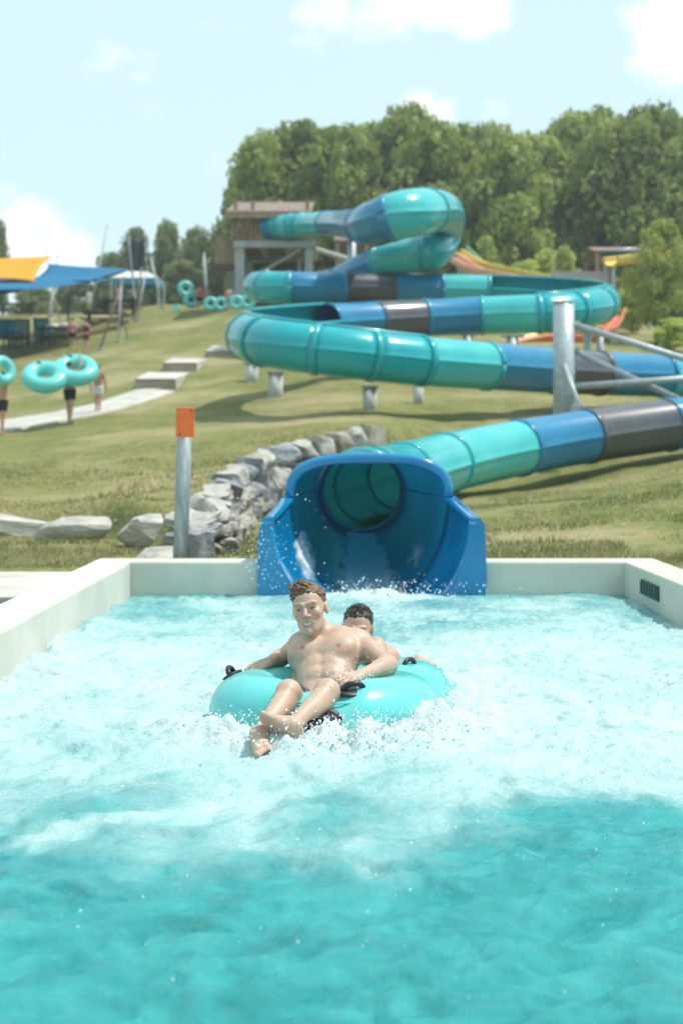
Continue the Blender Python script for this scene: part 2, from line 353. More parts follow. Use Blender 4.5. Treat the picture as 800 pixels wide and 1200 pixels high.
def build_ground():
    ys = np.concatenate([[-40, -10, 0, 6, 10, 12], np.arange(12.45, 27, .11), np.arange(27, 45, .3), np.arange(45, 100, 1.0), np.arange(100, 260, 8), [300, 400, 500, 600]])
    us = np.concatenate([np.arange(-8, -1, .5), np.linspace(-1, -.45, 14)[:-1], np.linspace(-.45, -.28, 14)[:-1], np.linspace(-.28, .30, 170), np.linspace(.30, 1, 26)[1:], np.arange(1.5, 8.5, .5)])
    Yg, U = np.meshgrid(ys, us, indexing='ij'); X = np.clip(U*np.maximum(Yg, 12), -520, 520)
    Z = ground_z(X, np.maximum(Yg, 12)); Z = np.where((np.abs(X-.255) < 1.0) & (Yg < 18), np.minimum(Z, -.45+.1*(Yg-12.4)), Z); Z = np.where(Yg < 12.4, -.9, Z); Z = np.where((Yg < 12.4) & (np.abs(U) > .4), .1, Z)
    n, m = Yg.shape; V = np.stack([X, Yg, Z], -1).reshape(-1, 3); i = np.arange(n*m).reshape(n, m)
    Q = np.stack([i[:-1, :-1], i[:-1, 1:], i[1:, 1:], i[1:, :-1]], -1).reshape(-1, 4)
    me = mesh('ground', V, Q, True)
    GR = mat('mown_grass', (.148, .170, .052), .95, (.23, .22, .085), 1.1, bump=.05, bscale=16, spec=.1, c3=(.36, .31, .17), detail=9, lo=.35, hi=.65)
    t = GR.node_tree; b = t.nodes['Principled BSDF']; old = b.inputs['Base Color'].links[0].from_socket
    tc = N(t, 'ShaderNodeTexCoord'); L = t.links.new
    for sc_, lo_, hi_, colr, fac in ((9, .50, .72, (.40, .33, .19), .75), (55, .45, .62, (.10, .12, .032), .5), (3.2, .55, .7, (.125, .165, .045), .6)):
        nz = N(t, 'ShaderNodeTexNoise'); nz.inputs['Scale'].default_value = sc_; nz.inputs['Detail'].default_value = 6; L(tc.outputs['Object'], nz.inputs['Vector'])
        mr = N(t, 'ShaderNodeMapRange', interpolation_type='SMOOTHSTEP'); mr.inputs['From Min'].default_value = lo_; mr.inputs['From Max'].default_value = hi_; mr.inputs['To Max'].default_value = fac; L(nz.outputs['Fac'], mr.inputs['Value'])
        mx = N(t, 'ShaderNodeMixRGB'); L(mr.outputs[0], mx.inputs['Fac']); L(old, mx.inputs[1]); mx.inputs[2].default_value = (*colr, 1); old = mx.outputs[0]
    L(old, b.inputs['Base Color'])
    o = part('ground', me, GR); tag(o, kind='structure')
    # short grass blades where the slope is close enough to tell them
    nb = 46000; u = RNG.uniform(-.25, .25, nb); Yb = 12.5/(1-RNG.uniform(0, .52, nb)); x = u*Yb
    d, _ = wall_d(x, Yb); keep = (np.abs(d) > .16) & ~((np.abs(x-.25) < .95) & (Yb < 18.5)) & ~((x < -1.9) & (Yb < 12.9)) & (fbm(x*.9, Yb*.9, o=3, seed=9) > -.45)
    x, Yb = x[keep], Yb[keep]; z = ground_z(x, Yb); k = len(x)
    a = RNG.uniform(0, 6.28, k); h = RNG.uniform(.02, .055, k)*(1+.9*(fbm(x*1.3, Yb*1.3, o=2, seed=21) > .3)); wd = RNG.uniform(.004, .009, k); ln = RNG.normal(0, .022, (k, 2))
    base = np.stack([x, Yb, z-.004], 1); off = np.stack([np.cos(a)*wd, np.sin(a)*wd, 0*a], 1); tip = base+np.stack([ln[:, 0], ln[:, 1], h], 1)
    V = np.stack([base-off, base+off, tip], 1).reshape(-1, 3); Fc = np.arange(3*k).reshape(-1, 3)
    me = mesh('grass', V, Fc)
    f = np.clip(fbm(x*1.1, Yb*1.1, o=3, seed=31)*.6+.5+RNG.normal(0, .22, k), 0, 1)[:, None]
    colr = np.array([.15, .185, .05])*(1-f)+np.array([.38, .33, .18])*f
    attr(me, 'tint', np.repeat(colr, 3, 0)); g = part('grass', me, mat('grass_blades', (.1, .14, .03), .8, attrcol='tint', spec=.2, transl=.3)); tag(g, kind='stuff')
    g['label'] = 'short dry green grass blades growing on the slope behind the pool'; g['category'] = 'grass'
build_ground()

# ------------------------------------------------------------------ pool
PX0, PX1, PY1, PT = -1.80, 2.41, 12.15, .29
def build_pool():
    r = root('swimming_pool', (0, 12.2, 0), 'white walled landing pool of foaming turquoise water at the end of the slide', 'pool')
    n0, n1 = .255-.90, .255+.90
    g = G().box(((PX0-.33+n0)/2, PY1+.17, -.55+PT/2), (n0-PX0+.33, .34, 1.1+PT)); part('back_wall', g, POOLW, r, bevel=.02)
    g = G().box(((PX1+.33+n1)/2, PY1+.17, -.55+PT/2), (PX1+.33-n1, .34, 1.1+PT)); part('back_wall', g, POOLW, r, bevel=.02)
    g = G().box(((n0+n1)/2, PY1+.17, -.72), (n1-n0, .336, .75)); part('flume_sill', g, POOLW, r)
    g = G().box((PX0-.165, PY1/2-1.002, -.55+PT/2), (.33, PY1+2, 1.1+PT-.004)); part('side_wall', g, POOLW, r, bevel=.02)
    g = G().box((PX1+.165, PY1/2-1.002, -.55+PT/2), (.33, PY1+2, 1.1+PT-.004)); part('side_wall', g, POOLW, r, bevel=.02)
    g = G().box(((PX0+PX1)/2, PY1/2-1, -1.05), (PX1-PX0-.01, PY1+1.9, .06)); part('pool_floor', g, mat('pool_floor_paint', (.25, .6, .6)), r)
    # skimmer opening in the right wall
    a = P(746, 690, 11.6); g = G()
    g.box((PX1-.004, 11.10, .148), (.03, .62, .115)); sk = part('skimmer', g, mat('skimmer_dark', (.02, .06, .05), .5), r, bevel=.004)
    SB = mat('skimmer_bar', (.05, .11, .10), .5)
    for k in range(6): part('skimmer_bar', G().box((PX1-.024, 10.85+k*.1, .148), (.012, .03, .10)), SB, sk)
build_pool()
def build_decks():
    g = G().box((-6.2, 11.35, .06), (8.1, 2.1, .24)); tag(part('deck', g, CONC, bevel=.01), kind='structure')
    g = G().box((6.8, 11.55, .06), (8.0, 1.86, .26)); tag(part('deck', g, CONC, bevel=.01), kind='structure')
    g = G().box((-6.2, 4.6, .0), (8.1, 11.2, .2)); tag(part('path_slab', g, mat('brownish_concrete', (.30, .28, .22), .9, (.22, .21, .17), 2, bump=.003)), kind='structure')  # nearer slabs in a browner, darker concrete than the deck
    g = G().box((6.8, 4.8, .0), (8.0, 11.4, .2)); tag(part('path_slab', g, bpy.data.materials['brownish_concrete']), kind='structure')
build_decks()

TUBE_C, TUBE_D = Vector((-.07, 6.62, .03)), Vector((.03, 7.42, -.03))
def build_water():
    xs = np.arange(PX0-.02, PX1+.021, .0165)
    ys = [.3]
    while ys[-1] < PY1+.02: ys.append(ys[-1]+(.014 if 5.2 < ys[-1] < 8.2 else .009+.0016*ys[-1]))
    X, Yg = np.meshgrid(xs, np.array(ys)); Y = Yg
    near = 1-sstep(3.9, 6.2, Y+.35*fbm(X*1.2, Y*1.2, o=3, seed=2))
    def ridge(x, y, seed, o=3): return 1-np.abs(fbm(x, y, o=o, seed=seed))
    wx = X+.12*fbm(X*2.2, Y*2.2, o=2, seed=40); wy = Y+.12*fbm(X*2.2, Y*2.2, o=2, seed=41)
    chop = .020*fbm(wx*1.7, wy*2.6, o=2, seed=11)+.034*(ridge(wx*3.4, wy*6, 12)-.6)+.016*(ridge(wx*9, wy*14, 13)-.6)
    turb = .022*fbm(wx*2.5, wy*2.5, o=3, seed=14)+.026*(ridge(wx*5, wy*5, 15, 4)-.6)+.012*fbm(wx*22, wy*22, o=3, seed=16)
    Z = near*chop+(1-near)*turb*(.55+.45*sstep(12.2, 10, Y))
    # bow wave pushed up in front of and beside the tube
    dx, dy = X-TUBE_C.x, Y-TUBE_C.y; rr = np.hypot(dx, dy); ang = np.arctan2(dx, -dy)
    crest = np.exp(-((rr-.70-.06*fbm(X*3, Y*3, o=2, seed=18))/.15)**2)*np.clip(1.15-.55*np.abs(ang-.35), 0, 1)
    lump = np.clip(.75+.55*fbm(X*5.5, Y*5.5, o=4, seed=19, g=.6), 0, 2)
    Z += crest*(.115*lump+.022*fbm(X*26, Y*26, o=3, seed=20))
    Z += .05*np.exp(-((rr-.62)/.12)**2)*lump*(ang < .2)*sstep(.5, .1, np.abs(ang+.9))*.6
    # outflow of the flume
    of = np.exp(-((X-.25)/.55)**2)*np.exp(-((Y-12.0)/.28)**2); Z += of*(.06*lump+.02*fbm(X*18, Y*18, o=3, seed=23))
    Z += .07*np.exp(-((X+1.2)/.35)**2-((Y-11.3)/.25)**2)*lump + .04*np.exp(-((X-PX0)/.2)**2)*lump*sstep(11.5, 9, Y)*sstep(5, 7, Y)
    ino = sstep(.60, .30, rr) ; Z = Z*(1-ino)-.16*ino
    r2 = np.hypot(X-TUBE_D.x, Y-TUBE_D.y); i2 = sstep(.60, .30, r2); Z = Z*(1-i2)-.16*i2
    # how much of the surface is broken into foam
    band = sstep(3.75, 6.0, Y+.55*fbm(X*1.1, Y*.9, o=4, seed=50)-.16*(X)*.8)*(1-.42*sstep(8.6, 10.6, Y+.5*fbm(X*.9, Y*.9, o=2, seed=51)))
    foam = -.06*near+.68*band+(.15-.02*near)*fbm(wx*2.6, wy*1.5, o=4, seed=52)+.11*fbm(wx*7, wy*5, o=3, seed=53)*band
    foam += .55*crest+.6*of+.9*np.clip(Z-.03, 0, .1)*6*band - .16*sstep(3.9, 2.9, Y)
    streak = np.exp(-((Y-(5.25+.62*X+.1*fbm(X*3, Y*3, o=2, seed=60)))/.10)**2)*sstep(.3, -.6, X); foam += .25*streak
    foam = foam*(1-.5*sstep(11.75, 12.1, Y)*(1-of))
    n, m = X.shape; i = np.arange(n*m).reshape(n, m)
    Q = np.stack([i[:-1, :-1], i[:-1, 1:], i[1:, 1:], i[1:, :-1]], -1).reshape(-1, 4)
    me = mesh('water', np.stack([X, Y, Z], -1).reshape(-1, 3), Q, True); attr(me, 'foam', foam.ravel())
    M = bpy.data.materials.new('pool_water'); M.use_nodes = True; t = M.node_tree; L = t.links.new; b = t.nodes['Principled BSDF']
    tc = N(t, 'ShaderNodeTexCoord'); at = N(t, 'ShaderNodeAttribute', attribute_name='foam')
    def noise(sc_, det, stretch=(1, 1, 1), rough=.6):
        mp = N(t, 'ShaderNodeMapping'); mp.inputs['Scale'].default_value = stretch; L(tc.outputs['Object'], mp.inputs[0])
        q = N(t, 'ShaderNodeTexNoise'); q.inputs['Scale'].default_value = sc_; q.inputs['Detail'].default_value = det; q.inputs['Roughness'].default_value = rough; L(mp.outputs[0], q.inputs['Vector']); return q.outputs['Fac']
    def math_(op, a, bb):
        q = N(t, 'ShaderNodeMath', operation=op)
        for k, v in enumerate((a, bb)):
            if isinstance(v, (int, float)): q.inputs[k].default_value = v
            else: L(v, q.inputs[k])
        return q.outputs[0]
    fine = noise(52, 7, (1, .8, 1), .7); mid = noise(7, 5, (1, .55, 1))
    s = math_('ADD', at.outputs['Fac'], math_('MULTIPLY', math_('SUBTRACT', fine, .5), 1.3)); s = math_('ADD', s, math_('MULTIPLY', math_('SUBTRACT', mid, .5), .45))
    fm = N(t, 'ShaderNodeMapRange', interpolation_type='SMOOTHSTEP'); fm.inputs['From Min'].default_value = .18; fm.inputs['From Max'].default_value = 1.3; L(s, fm.inputs['Value'])
    dk = N(t, 'ShaderNodeMapRange'); dk.inputs['From Min'].default_value = .35; dk.inputs['From Max'].default_value = .65; L(noise(5, 6, (.8, 1.1, 1)), dk.inputs['Value'])  # darks and lights of the ripples put into the water colour
    c0 = N(t, 'ShaderNodeMixRGB'); L(dk.outputs[0], c0.inputs['Fac']); c0.inputs[1].default_value = (.018, .235, .25, 1); c0.inputs[2].default_value = (.042, .34, .345, 1)
    mk = N(t, 'ShaderNodeMapRange', interpolation_type='SMOOTHSTEP'); mk.inputs['From Min'].default_value = -.05; mk.inputs['From Max'].default_value = .62; mk.inputs['To Max'].default_value = .92; L(math_('ADD', at.outputs['Fac'], math_('MULTIPLY', math_('SUBTRACT', mid, .5), .5)), mk.inputs['Value'])
    cm = N(t, 'ShaderNodeMixRGB'); L(mk.outputs[0], cm.inputs['Fac']); L(c0.outputs[0], cm.inputs[1]); cm.inputs[2].default_value = (.335, .54, .54, 1)
    mx = N(t, 'ShaderNodeMixRGB'); L(fm.outputs[0], mx.inputs['Fac']); L(cm.outputs[0], mx.inputs[1]); mx.inputs[2].default_value = (.52, .625, .625, 1); L(mx.outputs[0], b.inputs['Base Color'])
    ro = N(t, 'ShaderNodeMapRange'); ro.inputs['To Min'].default_value = .10; ro.inputs['To Max'].default_value = .75; L(fm.outputs[0], ro.inputs['Value']); L(ro.outputs[0], b.inputs['Roughness'])
    b.inputs['IOR'].default_value = 1.33
    h = math_('ADD', math_('MULTIPLY', noise(13, 5, (1, .7, 1)), .026), math_('MULTIPLY', fine, .012))
    bp = N(t, 'ShaderNodeBump'); bp.inputs['Distance'].default_value = 1; bp.inputs['Strength'].default_value = .7; L(h, bp.inputs['Height']); L(bp.outputs[0], b.inputs['Normal'])
    tag(part('water', me, M), kind='structure')
    FO = mat('foam_spray', (.85, .92, .92), .35, spec=.5)
    return FO, X, Y, Z
FOAM, WXg, WYg, WZg = build_water()

def build_spray():
    """drops thrown up by the tube and the flume: loose water nobody could count"""
    ico_v = np.array([(0, 0, 1), (.894, 0, .447), (.276, .851, .447), (-.724, .526, .447), (-.724, -.526, .447), (.276, -.851, .447), (.724, .526, -.447), (-.276, .851, -.447), (-.894, 0, -.447), (-.276, -.851, -.447), (.724, -.526, -.447), (0, 0, -1)])
    ico_f = np.array([(0,1,2),(0,2,3),(0,3,4),(0,4,5),(0,5,1),(1,6,2),(2,7,3),(3,8,4),(4,9,5),(5,10,1),(6,7,2),(7,8,3),(8,9,4),(9,10,5),(10,6,1),(6,11,7),(7,11,8),(8,11,9),(9,11,10),(10,11,6)])
    pts = []; rad = []
    def cloud(n, c, s, r0, r1):
        p = RNG.normal(0, 1, (n, 3))*np.array(s)+np.array(c); pts.append(p); rad.append(r0+(r1-r0)*RNG.random(n)**3)
    # along the crest of the bow wave
    n = 3400; a = RNG.normal(.35, .75, n); r = .70+RNG.normal(0, .11, n); h = np.abs(RNG.normal(0, .045, n))+.05
    pts.append(np.stack([TUBE_C.x+r*np.sin(a), TUBE_C.y-r*np.cos(a), h], 1)); rad.append(.0012+.0050*RNG.random(n)**4)
    cloud(420, (.02, 6.38, .20), (.055, .04, .035), .001, .005)      # at the left hand
    cloud(160, (-.02, 6.62, .26), (.10, .05, .07), .001, .003)       # before the chest
    cloud(90, (-.22, 5.78, .06), (.08, .05, .05), .0012, .005)       # at the feet
    cloud(260, (.52, 6.7, .10), (.07, .25, .06), .0012, .005)        # at the right flank of the tube
    cloud(210, (-.62, 11.6, .42), (.17, .2, .20), .002, .007)        # thrown up left of the flume
    cloud(60, (-1.0, 12.3, .40), (.25, .2, .22), .002, .006)
    cloud(500, (.3, 11.98, .06), (.42, .10, .05), .002, .009)        # where the flume runs out
    cloud(300, (-.1, 5.3, .06), (.8, .35, .05), .001, .004)
    cloud(200, (.3, 3.9, .02), (.8, .6, .03), .001, .0035)
    p = np.concatenate(pts); r = np.concatenate(rad); k = len(p)
    ok = (p[:, 0] > PX0+.02) & (p[:, 0] < PX1-.02); p, r = p[ok], r[ok]; k = len(p)
    V = (p[:, None, :]+r[:, None, None]*ico_v[None]*np.array([1, 1, 1.15])).reshape(-1, 3); Fc = (ico_f[None]+12*np.arange(k)[:, None, None]).reshape(-1, 3)
    o = part('spray', mesh('spray', V, Fc, True), FOAM); tag(o, 'white water drops thrown up round the tube and the slide mouth', 'spray', kind='stuff')
build_spray()

# ------------------------------------------------------------------ tube slide
CP = [(424,577,17.8,1.05),(438,569,19.8,1.05),(474,557,22.5,1.05),(530,541,25.2,1.06),(608,525,27,1.06),(690,511,28.2,1.06),(783,498,29.2,1.06),(900,481,30.2,1.06),(1010,466,33,1.05),(985,452,36.5,1.05),
 (900,446,36.8,1.05),(800,441,36,1.06),(690,437,34.2,1.06),(570,429,31.8,1.06),(490,423,30.6,1.06),(400,413,30,1.06),(325,403,30.6,1.08),(293,394,33,1.10),(318,386,36,1.08),(385,379,38,1.05),
 (470,374,39.5,1.05),(560,370,40,1.06),(640,367,39.6,1.08),(694,360,41,1.10),(703,352,44,1.08),(665,346,46.5,1.05),(600,342,47.8,1.05),(500,339,47.8,1.05),(400,338,47.2,1.05),(330,337,46.8,1.05),
 (303,336,48.5,1.05),(330,337,50.5,1.05),(385,334,50.2,1.05),(430,314,48.5,1.08),(480,299,47.3,1.10),(509,294,47.5,1.15),(522,272,51.5,1.2),(519,249,46.5,1.30),(480,250,42.8,1.46),(438,261,43.2,1.32),
 (424,264,46.5,1.15),(400,262,54,1.0),(365,263,59,1.0),(335,265,60.5,1.0),(312,266,61,1.0)]
CPW = [np.array((*P(a, b, c), d)) for a, b, c, d in CP]
def path(t):
    i = min(int(t), len(CPW)-2); u = t-i
    p0, p1, p2, p3 = CPW[max(i-1, 0)], CPW[i], CPW[i+1], CPW[min(i+2, len(CPW)-1)]
    return .5*((2*p1)+(-p0+p2)*u+(2*p0-5*p1+4*p2-p3)*u*u+(-p0+3*p1-3*p2+p3)*u**3)
def frame(t):
    c = path(t); d = path(min(t+.02, len(CPW)-1.0001))-path(max(t-.02, 0)); T = Vector(d[:3]).normalized()
    rt = T.cross(Vector((0, 0, 1))).normalized(); u = rt.cross(T).normalized(); return Vector(c[:3]), T, rt, u, float(c[3])/2
SECT = [(0,.9,TEAL,0),(.9,1.9,TEAL,0),(1.9,2.85,LTEAL,0),(2.85,4,LTEAL,0),(4,4.98,BLUE,0),(4.98,6,DGREY,0),(6,7,BLUE,0),(7,8.5,TEAL,0),(8.5,10,BLUE,0),(10,11.23,LTEAL,0),(11.23,11.9,BLUE,0),(11.9,12.33,DGREY,0),(12.33,13,BLUE,0),
 (13,13.95,LTEAL,0),(13.95,14.6,TEAL,1),(14.6,15.33,TEAL,1),(15.33,16.3,TEAL,1),(16.3,16.9,TEAL,1),(16.9,17.6,TEAL,1),(17.6,19,TEAL,1),(19,19.67,BLUE,0),(19.67,20.31,DGREY,0),(20.31,21.05,BLUE,0),(21.05,21.87,LTEAL,0),
 (21.87,22.5,TEAL,2),(22.5,23.2,TEAL,2),(23.2,24,TEAL,2),(24,25,TEAL,2),(25,26.3,TEAL,2),(26.3,26.84,LTEAL,0),(26.84,27.4,BLUE,0),(27.4,27.98,DGREY,0),(27.98,28.83,BLUE,0),(28.83,29.4,TEAL,0),(29.4,30.5,TEAL,0),(30.5,32.3,TEAL,0),
 (32.3,33.3,BLUE,0),(33.3,34.5,LTEAL,0),(34.5,36,TEAL,0),(36,37.57,TEAL,0),(37.57,38.5,LTEAL,0),(38.5,39.45,BLUE,0),(39.45,40,BLUE,0),(40,41.5,BLUE,0),(41.5,42.35,LTEAL,0),(42.35,42.75,TEAL,0),(42.75,43.15,LTEAL,0),(43.15,43.6,TEAL,0),(43.6,44,BLUE,0)]
def arcs(open_):
    if open_ == 0: a0, a1 = -180, 180
    elif open_ == 1: a0, a1 = 98-360, 2        # right-hand upper quarter left open
    else: a0, a1 = 178-360, 82                 # left-hand upper quarter left open
    n = 26; return a0, a1, [a0+(a1-a0)*k/n for k in range(n+1)]
def loft(name, t0, t1, open_, grow=1.0, steps=None, seam=True):
    a0, a1, A = arcs(open_)
    if seam:
        for s in (0, -180, 180):
            for q in (-2.5, -1.2, 1.2, 2.5):
                if a0 < s+q < a1: A.append(s+q)
        A = sorted(set(A))
    steps = steps or max(3, int((t1-t0)*9)); V = []; n = len(A)
    for k in range(steps+1):
        c, T, rt, u, r = frame(t0+(t1-t0)*k/steps); r *= grow
        for a in A:
            q = r*(1.022 if seam and min(abs(a), abs(abs(a)-180)) < 1.3 else 1); V.append(c+q*(math.cos(R(a))*rt+math.sin(R(a))*u))
    Fc = [(k*n+j, (k+1)*n+j, (k+1)*n+j+1, k*n+j+1) for k in range(steps) for j in range(n-1)]
    me = mesh(name, V, Fc, True); return me
def build_slide():
    base = Vector((.3, 14, .1))
    r = root('tube_slide', base, 'winding blue, teal and dark grey tube slide coiling down the grassy hill to the pool', 'water slide')
    for (t0, t1, m, op) in SECT:
        o = part('slide_section', loft('slide_section', t0, t1, op), m, r, solid=.035 if op else 0, solid_off=-1)
    FL = {}
    for k, (t0, t1, m, op) in enumerate(SECT):
        if t0 in (36, 39.45): continue
        dt = .06/max((Vector(path(min(t0+.05, 43.99))[:3])-Vector(path(t0)[:3])).length/.05, .05)
        o = part('flange', loft('flange', max(t0-dt, 0), min(t0+dt, 44), op if op else (SECT[k-1][3] if k and False else 0), 1.055, 2, False), m if m is not LTEAL else TEAL, r, solid=.05, solid_off=-1)
    # rolled lips along the open edges
    for (t0, t1, op) in ((13.95, 19, 1), (21.87, 26.3, 2)):
        a0, a1, A = arcs(op)
        for a in (a0, a1):
            pts = []
            for k in range(70):
                c, T, rt, u, rr = frame(t0+(t1-t0)*k/69); pts.append(c+rr*1.01*(math.cos(R(a))*rt+math.sin(R(a))*u))
            part('lip', G().tube(pts, .045, 8).me('lip', True), TEAL, r)
    # exit flume: open trough at the pool, hooded behind, tapering into the tube
    cx = .255
    def prof(Y):
        """right-hand half outline from the top (or rim) down to the keel, as (x, z)"""
        s = (Y-13.2)/(18-13.2)
        if Y >= 13.2:
            w = .72+(.54-.72)*s; top = 1.155+(1.24-1.155)*s; bot = -.16+(.19+.16)*s; zm = .80+(.74-.80)*s
            pts = []
            for k in range(13):
                a = math.pi/2*(1-k/12); e = .62+.3*min(max(s, 0), 1)
                pts.append((w*math.cos(a)**e, zm+(top-zm)*math.sin(a)**(e+.12)))
            for k in range(1, 15):
                a = math.pi/2*k/14; pts.append((w*math.cos(a)**.95, zm-(zm-bot)*math.sin(a)))
            return pts
        q = (13.2-Y)/1.05; w = .72+.115*q; rim = .80-.14*q**.8; pts = []; bot = -.16-.10*q
        for k in range(15):
            a = math.pi/2*k/14; pts.append((w*math.cos(a)**.97, rim-(rim-bot)*math.sin(a)))
        return pts
    def trough(Ys, name):
        V = []; n = None
        for Y in Ys:
            h = prof(Y); row = [(cx+x, Y, z) for x, z in h]+[(cx-x, Y, z) for x, z in h[::-1][1:]]
            if Y >= 13.2: row = row
            n = len(row); V += row
        Fc = [(k*n+j, k*n+j+1, (k+1)*n+j+1, (k+1)*n+j) for k in range(len(Ys)-1) for j in range(n-1)]
        return mesh(name, V, Fc, True)
    hood = trough([13.2, 13.35, 13.6, 14, 14.6, 15.4, 16.2, 17, 17.6, 18.0], 'flume_hood')
    part('flume_hood', hood, MOUTH, r)
    tr = trough([12.08, 12.2, 12.4, 12.6, 12.8, 13.0, 13.199], 'flume_trough')
    part('flume_trough', tr, MOUTH, r, solid=.05, solid_off=1)
    # hood lip, trough rims
    h = prof(13.2); row = [(cx+x*1.02, 13.19, z*1.004+.004) for x, z in h[:13]]; row = [(2*cx-x, y, z) for x, y, z in row[::-1]][:-1]+row
    part('flume_lip', G().tube(row, .050, 10).me('flume_lip', True), MOUTH, r)
    for sg in (1, -1):
        pts = []
        for k in range(12):
            Y = 13.19-1.13*k/11; hh = prof(max(Y, 12.08))[0]; pts.append((cx+sg*(hh[0]+.03), Y, hh[1]))
        V = []
        for k, p in enumerate(pts):
            wd = .05
            V += [(p[0]-sg*wd, p[1], p[2]+.008), (p[0]+sg*wd, p[1], p[2]+.008), (p[0]+sg*(wd+.03), p[1], p[2]-.04), (p[0]-sg*wd, p[1], p[2]-.04)]
        Fc = [(4*k+a, 4*k+(a+1) % 4, 4*k+4+(a+1) % 4, 4*k+4+a) for k in range(11) for a in range(4)]+[(0, 1, 2, 3), tuple(44+a for a in (3, 2, 1, 0))]
        part('flume_rim', mesh('flume_rim', V, Fc, True), MOUTH, r)
    # flat apron between the trough and the pool wall, with the trough cut out of it
    for sg in (1, -1):
        hh = prof(12.08); inner = [(x, z) for x, z in hh if z > -.225]; V = []
        prevo = .975
        outer = []
        for k, (x, z) in enumerate(inner):
            outer.append(((.885, .925, .950, .964, .970)[min(k, 4)], (.664, .63, .58, .50, .40)[k] if k < 5 else min(z, .34)))
        for (x, z), (ox, oz) in zip(inner, outer): V += [(cx+sg*x, 12.07, z), (cx+sg*ox, 12.07, oz)]
        V = V+[(a, 12.135, c) for a, b, c in V]; n = len(inner)*2; Fc = []
        for k in range(len(inner)-1):
            a = 2*k; Fc += [(a, a+1, a+3, a+2), (n+a, n+a+2, n+a+3, n+a+1), (a+1, n+a+1, n+a+3, a+3), (a, a+2, n+a+2, n+a)]
        Fc += [(0, n, n+1, 1)]
        part('apron', mesh('apron', V, Fc), MOUTH, r, bevel=.008)
        # side skirt from the apron back to the hood
        pts0 = [(cx+sg*.89, 12.13, .655), (cx+sg*.94, 12.13, .59), (cx+sg*.955, 12.13, .1)]; pts1 = [(cx+sg*.765, 13.2, .80), (cx+sg*.80, 13.2, .72), (cx+sg*.82, 13.2, .1)]
        part('skirt', mesh('skirt', pts0+pts1, [(0, 1, 4, 3), (1, 2, 5, 4)]), MOUTH, r, solid=.03)
    # joint ring where the tube enters the hood, then the seams either side
    c, T, rt, u, rr = frame(.02)
    V = []
    for k in range(32):
        a = 2*math.pi*k/32
        for q, dy in ((.475, .02), (.525, -.02), (.535, .06)): V.append((c.x+q*math.cos(a), 17.85+dy, .735+q*math.sin(a)))
    Fc = [(3*k+j, 3*((k+1) % 32)+j, 3*((k+1) % 32)+j+1, 3*k+j+1) for k in range(32) for j in (0, 1)]
    part('joint_ring', mesh('joint_ring', V, Fc, True), LTEAL, r)
    for sg in (1, -1):
        pts = []
        for k in range(10):
            Y = 13.2+.5*k; hh = prof(min(Y, 17.9))[12]; pts.append((cx+sg*(hh[0]-.004), min(Y, 17.9), hh[1]))
        part('seam', G().tube(pts, .010, 6), mat('seam_sealant', (.05, .3, .55), .4) if 'seam_sealant' not in bpy.data.materials else bpy.data.materials['seam_sealant'], r)
    # the stream running down the flume; wet side patches also paint in sunlit sheen
    rows = []; Ys = np.linspace(12.02, 17.8, 90); m = 33; V = []; al = []
    for Y in Ys:
        hh = prof(min(max(Y, 12.08), 18)); half = [(x, z) for x, z in hh[-12:]]; x_ = np.array([p[0] for p in half][::-1]); z_ = np.array([p[1] for p in half][::-1])
        w = x_[-1]*.97
        for j in range(m):
            f = (j/(m-1)*2-1); x = f*w; z = np.interp(abs(x), x_, z_)
            V.append((cx+x, Y, z+.02+.012*vnoise(np.array([x*9]), np.array([Y*3]), seed=4)[0])); cw = .20+.16*(18-Y)/6; al.append(1.05*math.exp(-(x/cw)**4)+1.0*math.exp(-((x+.60)/.12)**2-((Y-13.4)/.9)**2)+.75*math.exp(-((x-.50)/.10)**2-((Y-14.3)/.8)**2)+.5*math.exp(-((Y-12.0)/.22)**2)+.12)
    Q = np.array([(k*m+j, k*m+j+1, (k+1)*m+j+1, (k+1)*m+j) for k in range(len(Ys)-1) for j in range(m-1)])
    me = mesh('stream', V, Q, True); attr(me, 'foam', al)
    M = bpy.data.materials.new('running_water'); M.use_nodes = True; t = M.node_tree; L = t.links.new; b = t.nodes['Principled BSDF']; M.blend_method = 'BLEND' if hasattr(M, 'blend_method') else None
    at = N(t, 'ShaderNodeAttribute', attribute_name='foam'); tc = N(t, 'ShaderNodeTexCoord'); mp = N(t, 'ShaderNodeMapping'); mp.inputs['Scale'].default_value = (6, 1.3, 6); L(tc.outputs['Object'], mp.inputs[0])
    nz = N(t, 'ShaderNodeTexNoise'); nz.inputs['Scale'].default_value = 1.6; nz.inputs['Detail'].default_value = 7; L(mp.outputs[0], nz.inputs['Vector'])
    ad = N(t, 'ShaderNodeMath', operation='ADD'); L(at.outputs['Fac'], ad.inputs[0]); L(nz.outputs['Fac'], ad.inputs[1])
    mr = N(t, 'ShaderNodeMapRange', interpolation_type='SMOOTHSTEP'); mr.inputs['From Min'].default_value = .95; mr.inputs['From Max'].default_value = 1.5; mr.inputs['To Max'].default_value = .92; L(ad.outputs[0], mr.inputs['Value'])
    tr_ = N(t, 'ShaderNodeBsdfTransparent'); ms = N(t, 'ShaderNodeMixShader'); L(mr.outputs[0], ms.inputs[0]); L(tr_.outputs[0], ms.inputs[1]); L(b.outputs[0], ms.inputs[2]); L(ms.outputs[0], t.nodes['Material Output'].inputs[0])
    b.inputs['Base Color'].default_value = (.78, .90, .92, 1); b.inputs['Roughness'].default_value = .3
    o = part('slide_stream', me, M); tag(o, 'thin white stream of water running down the middle of the blue slide mouth', 'water', kind='stuff')
    return r
SLIDE = build_slide()

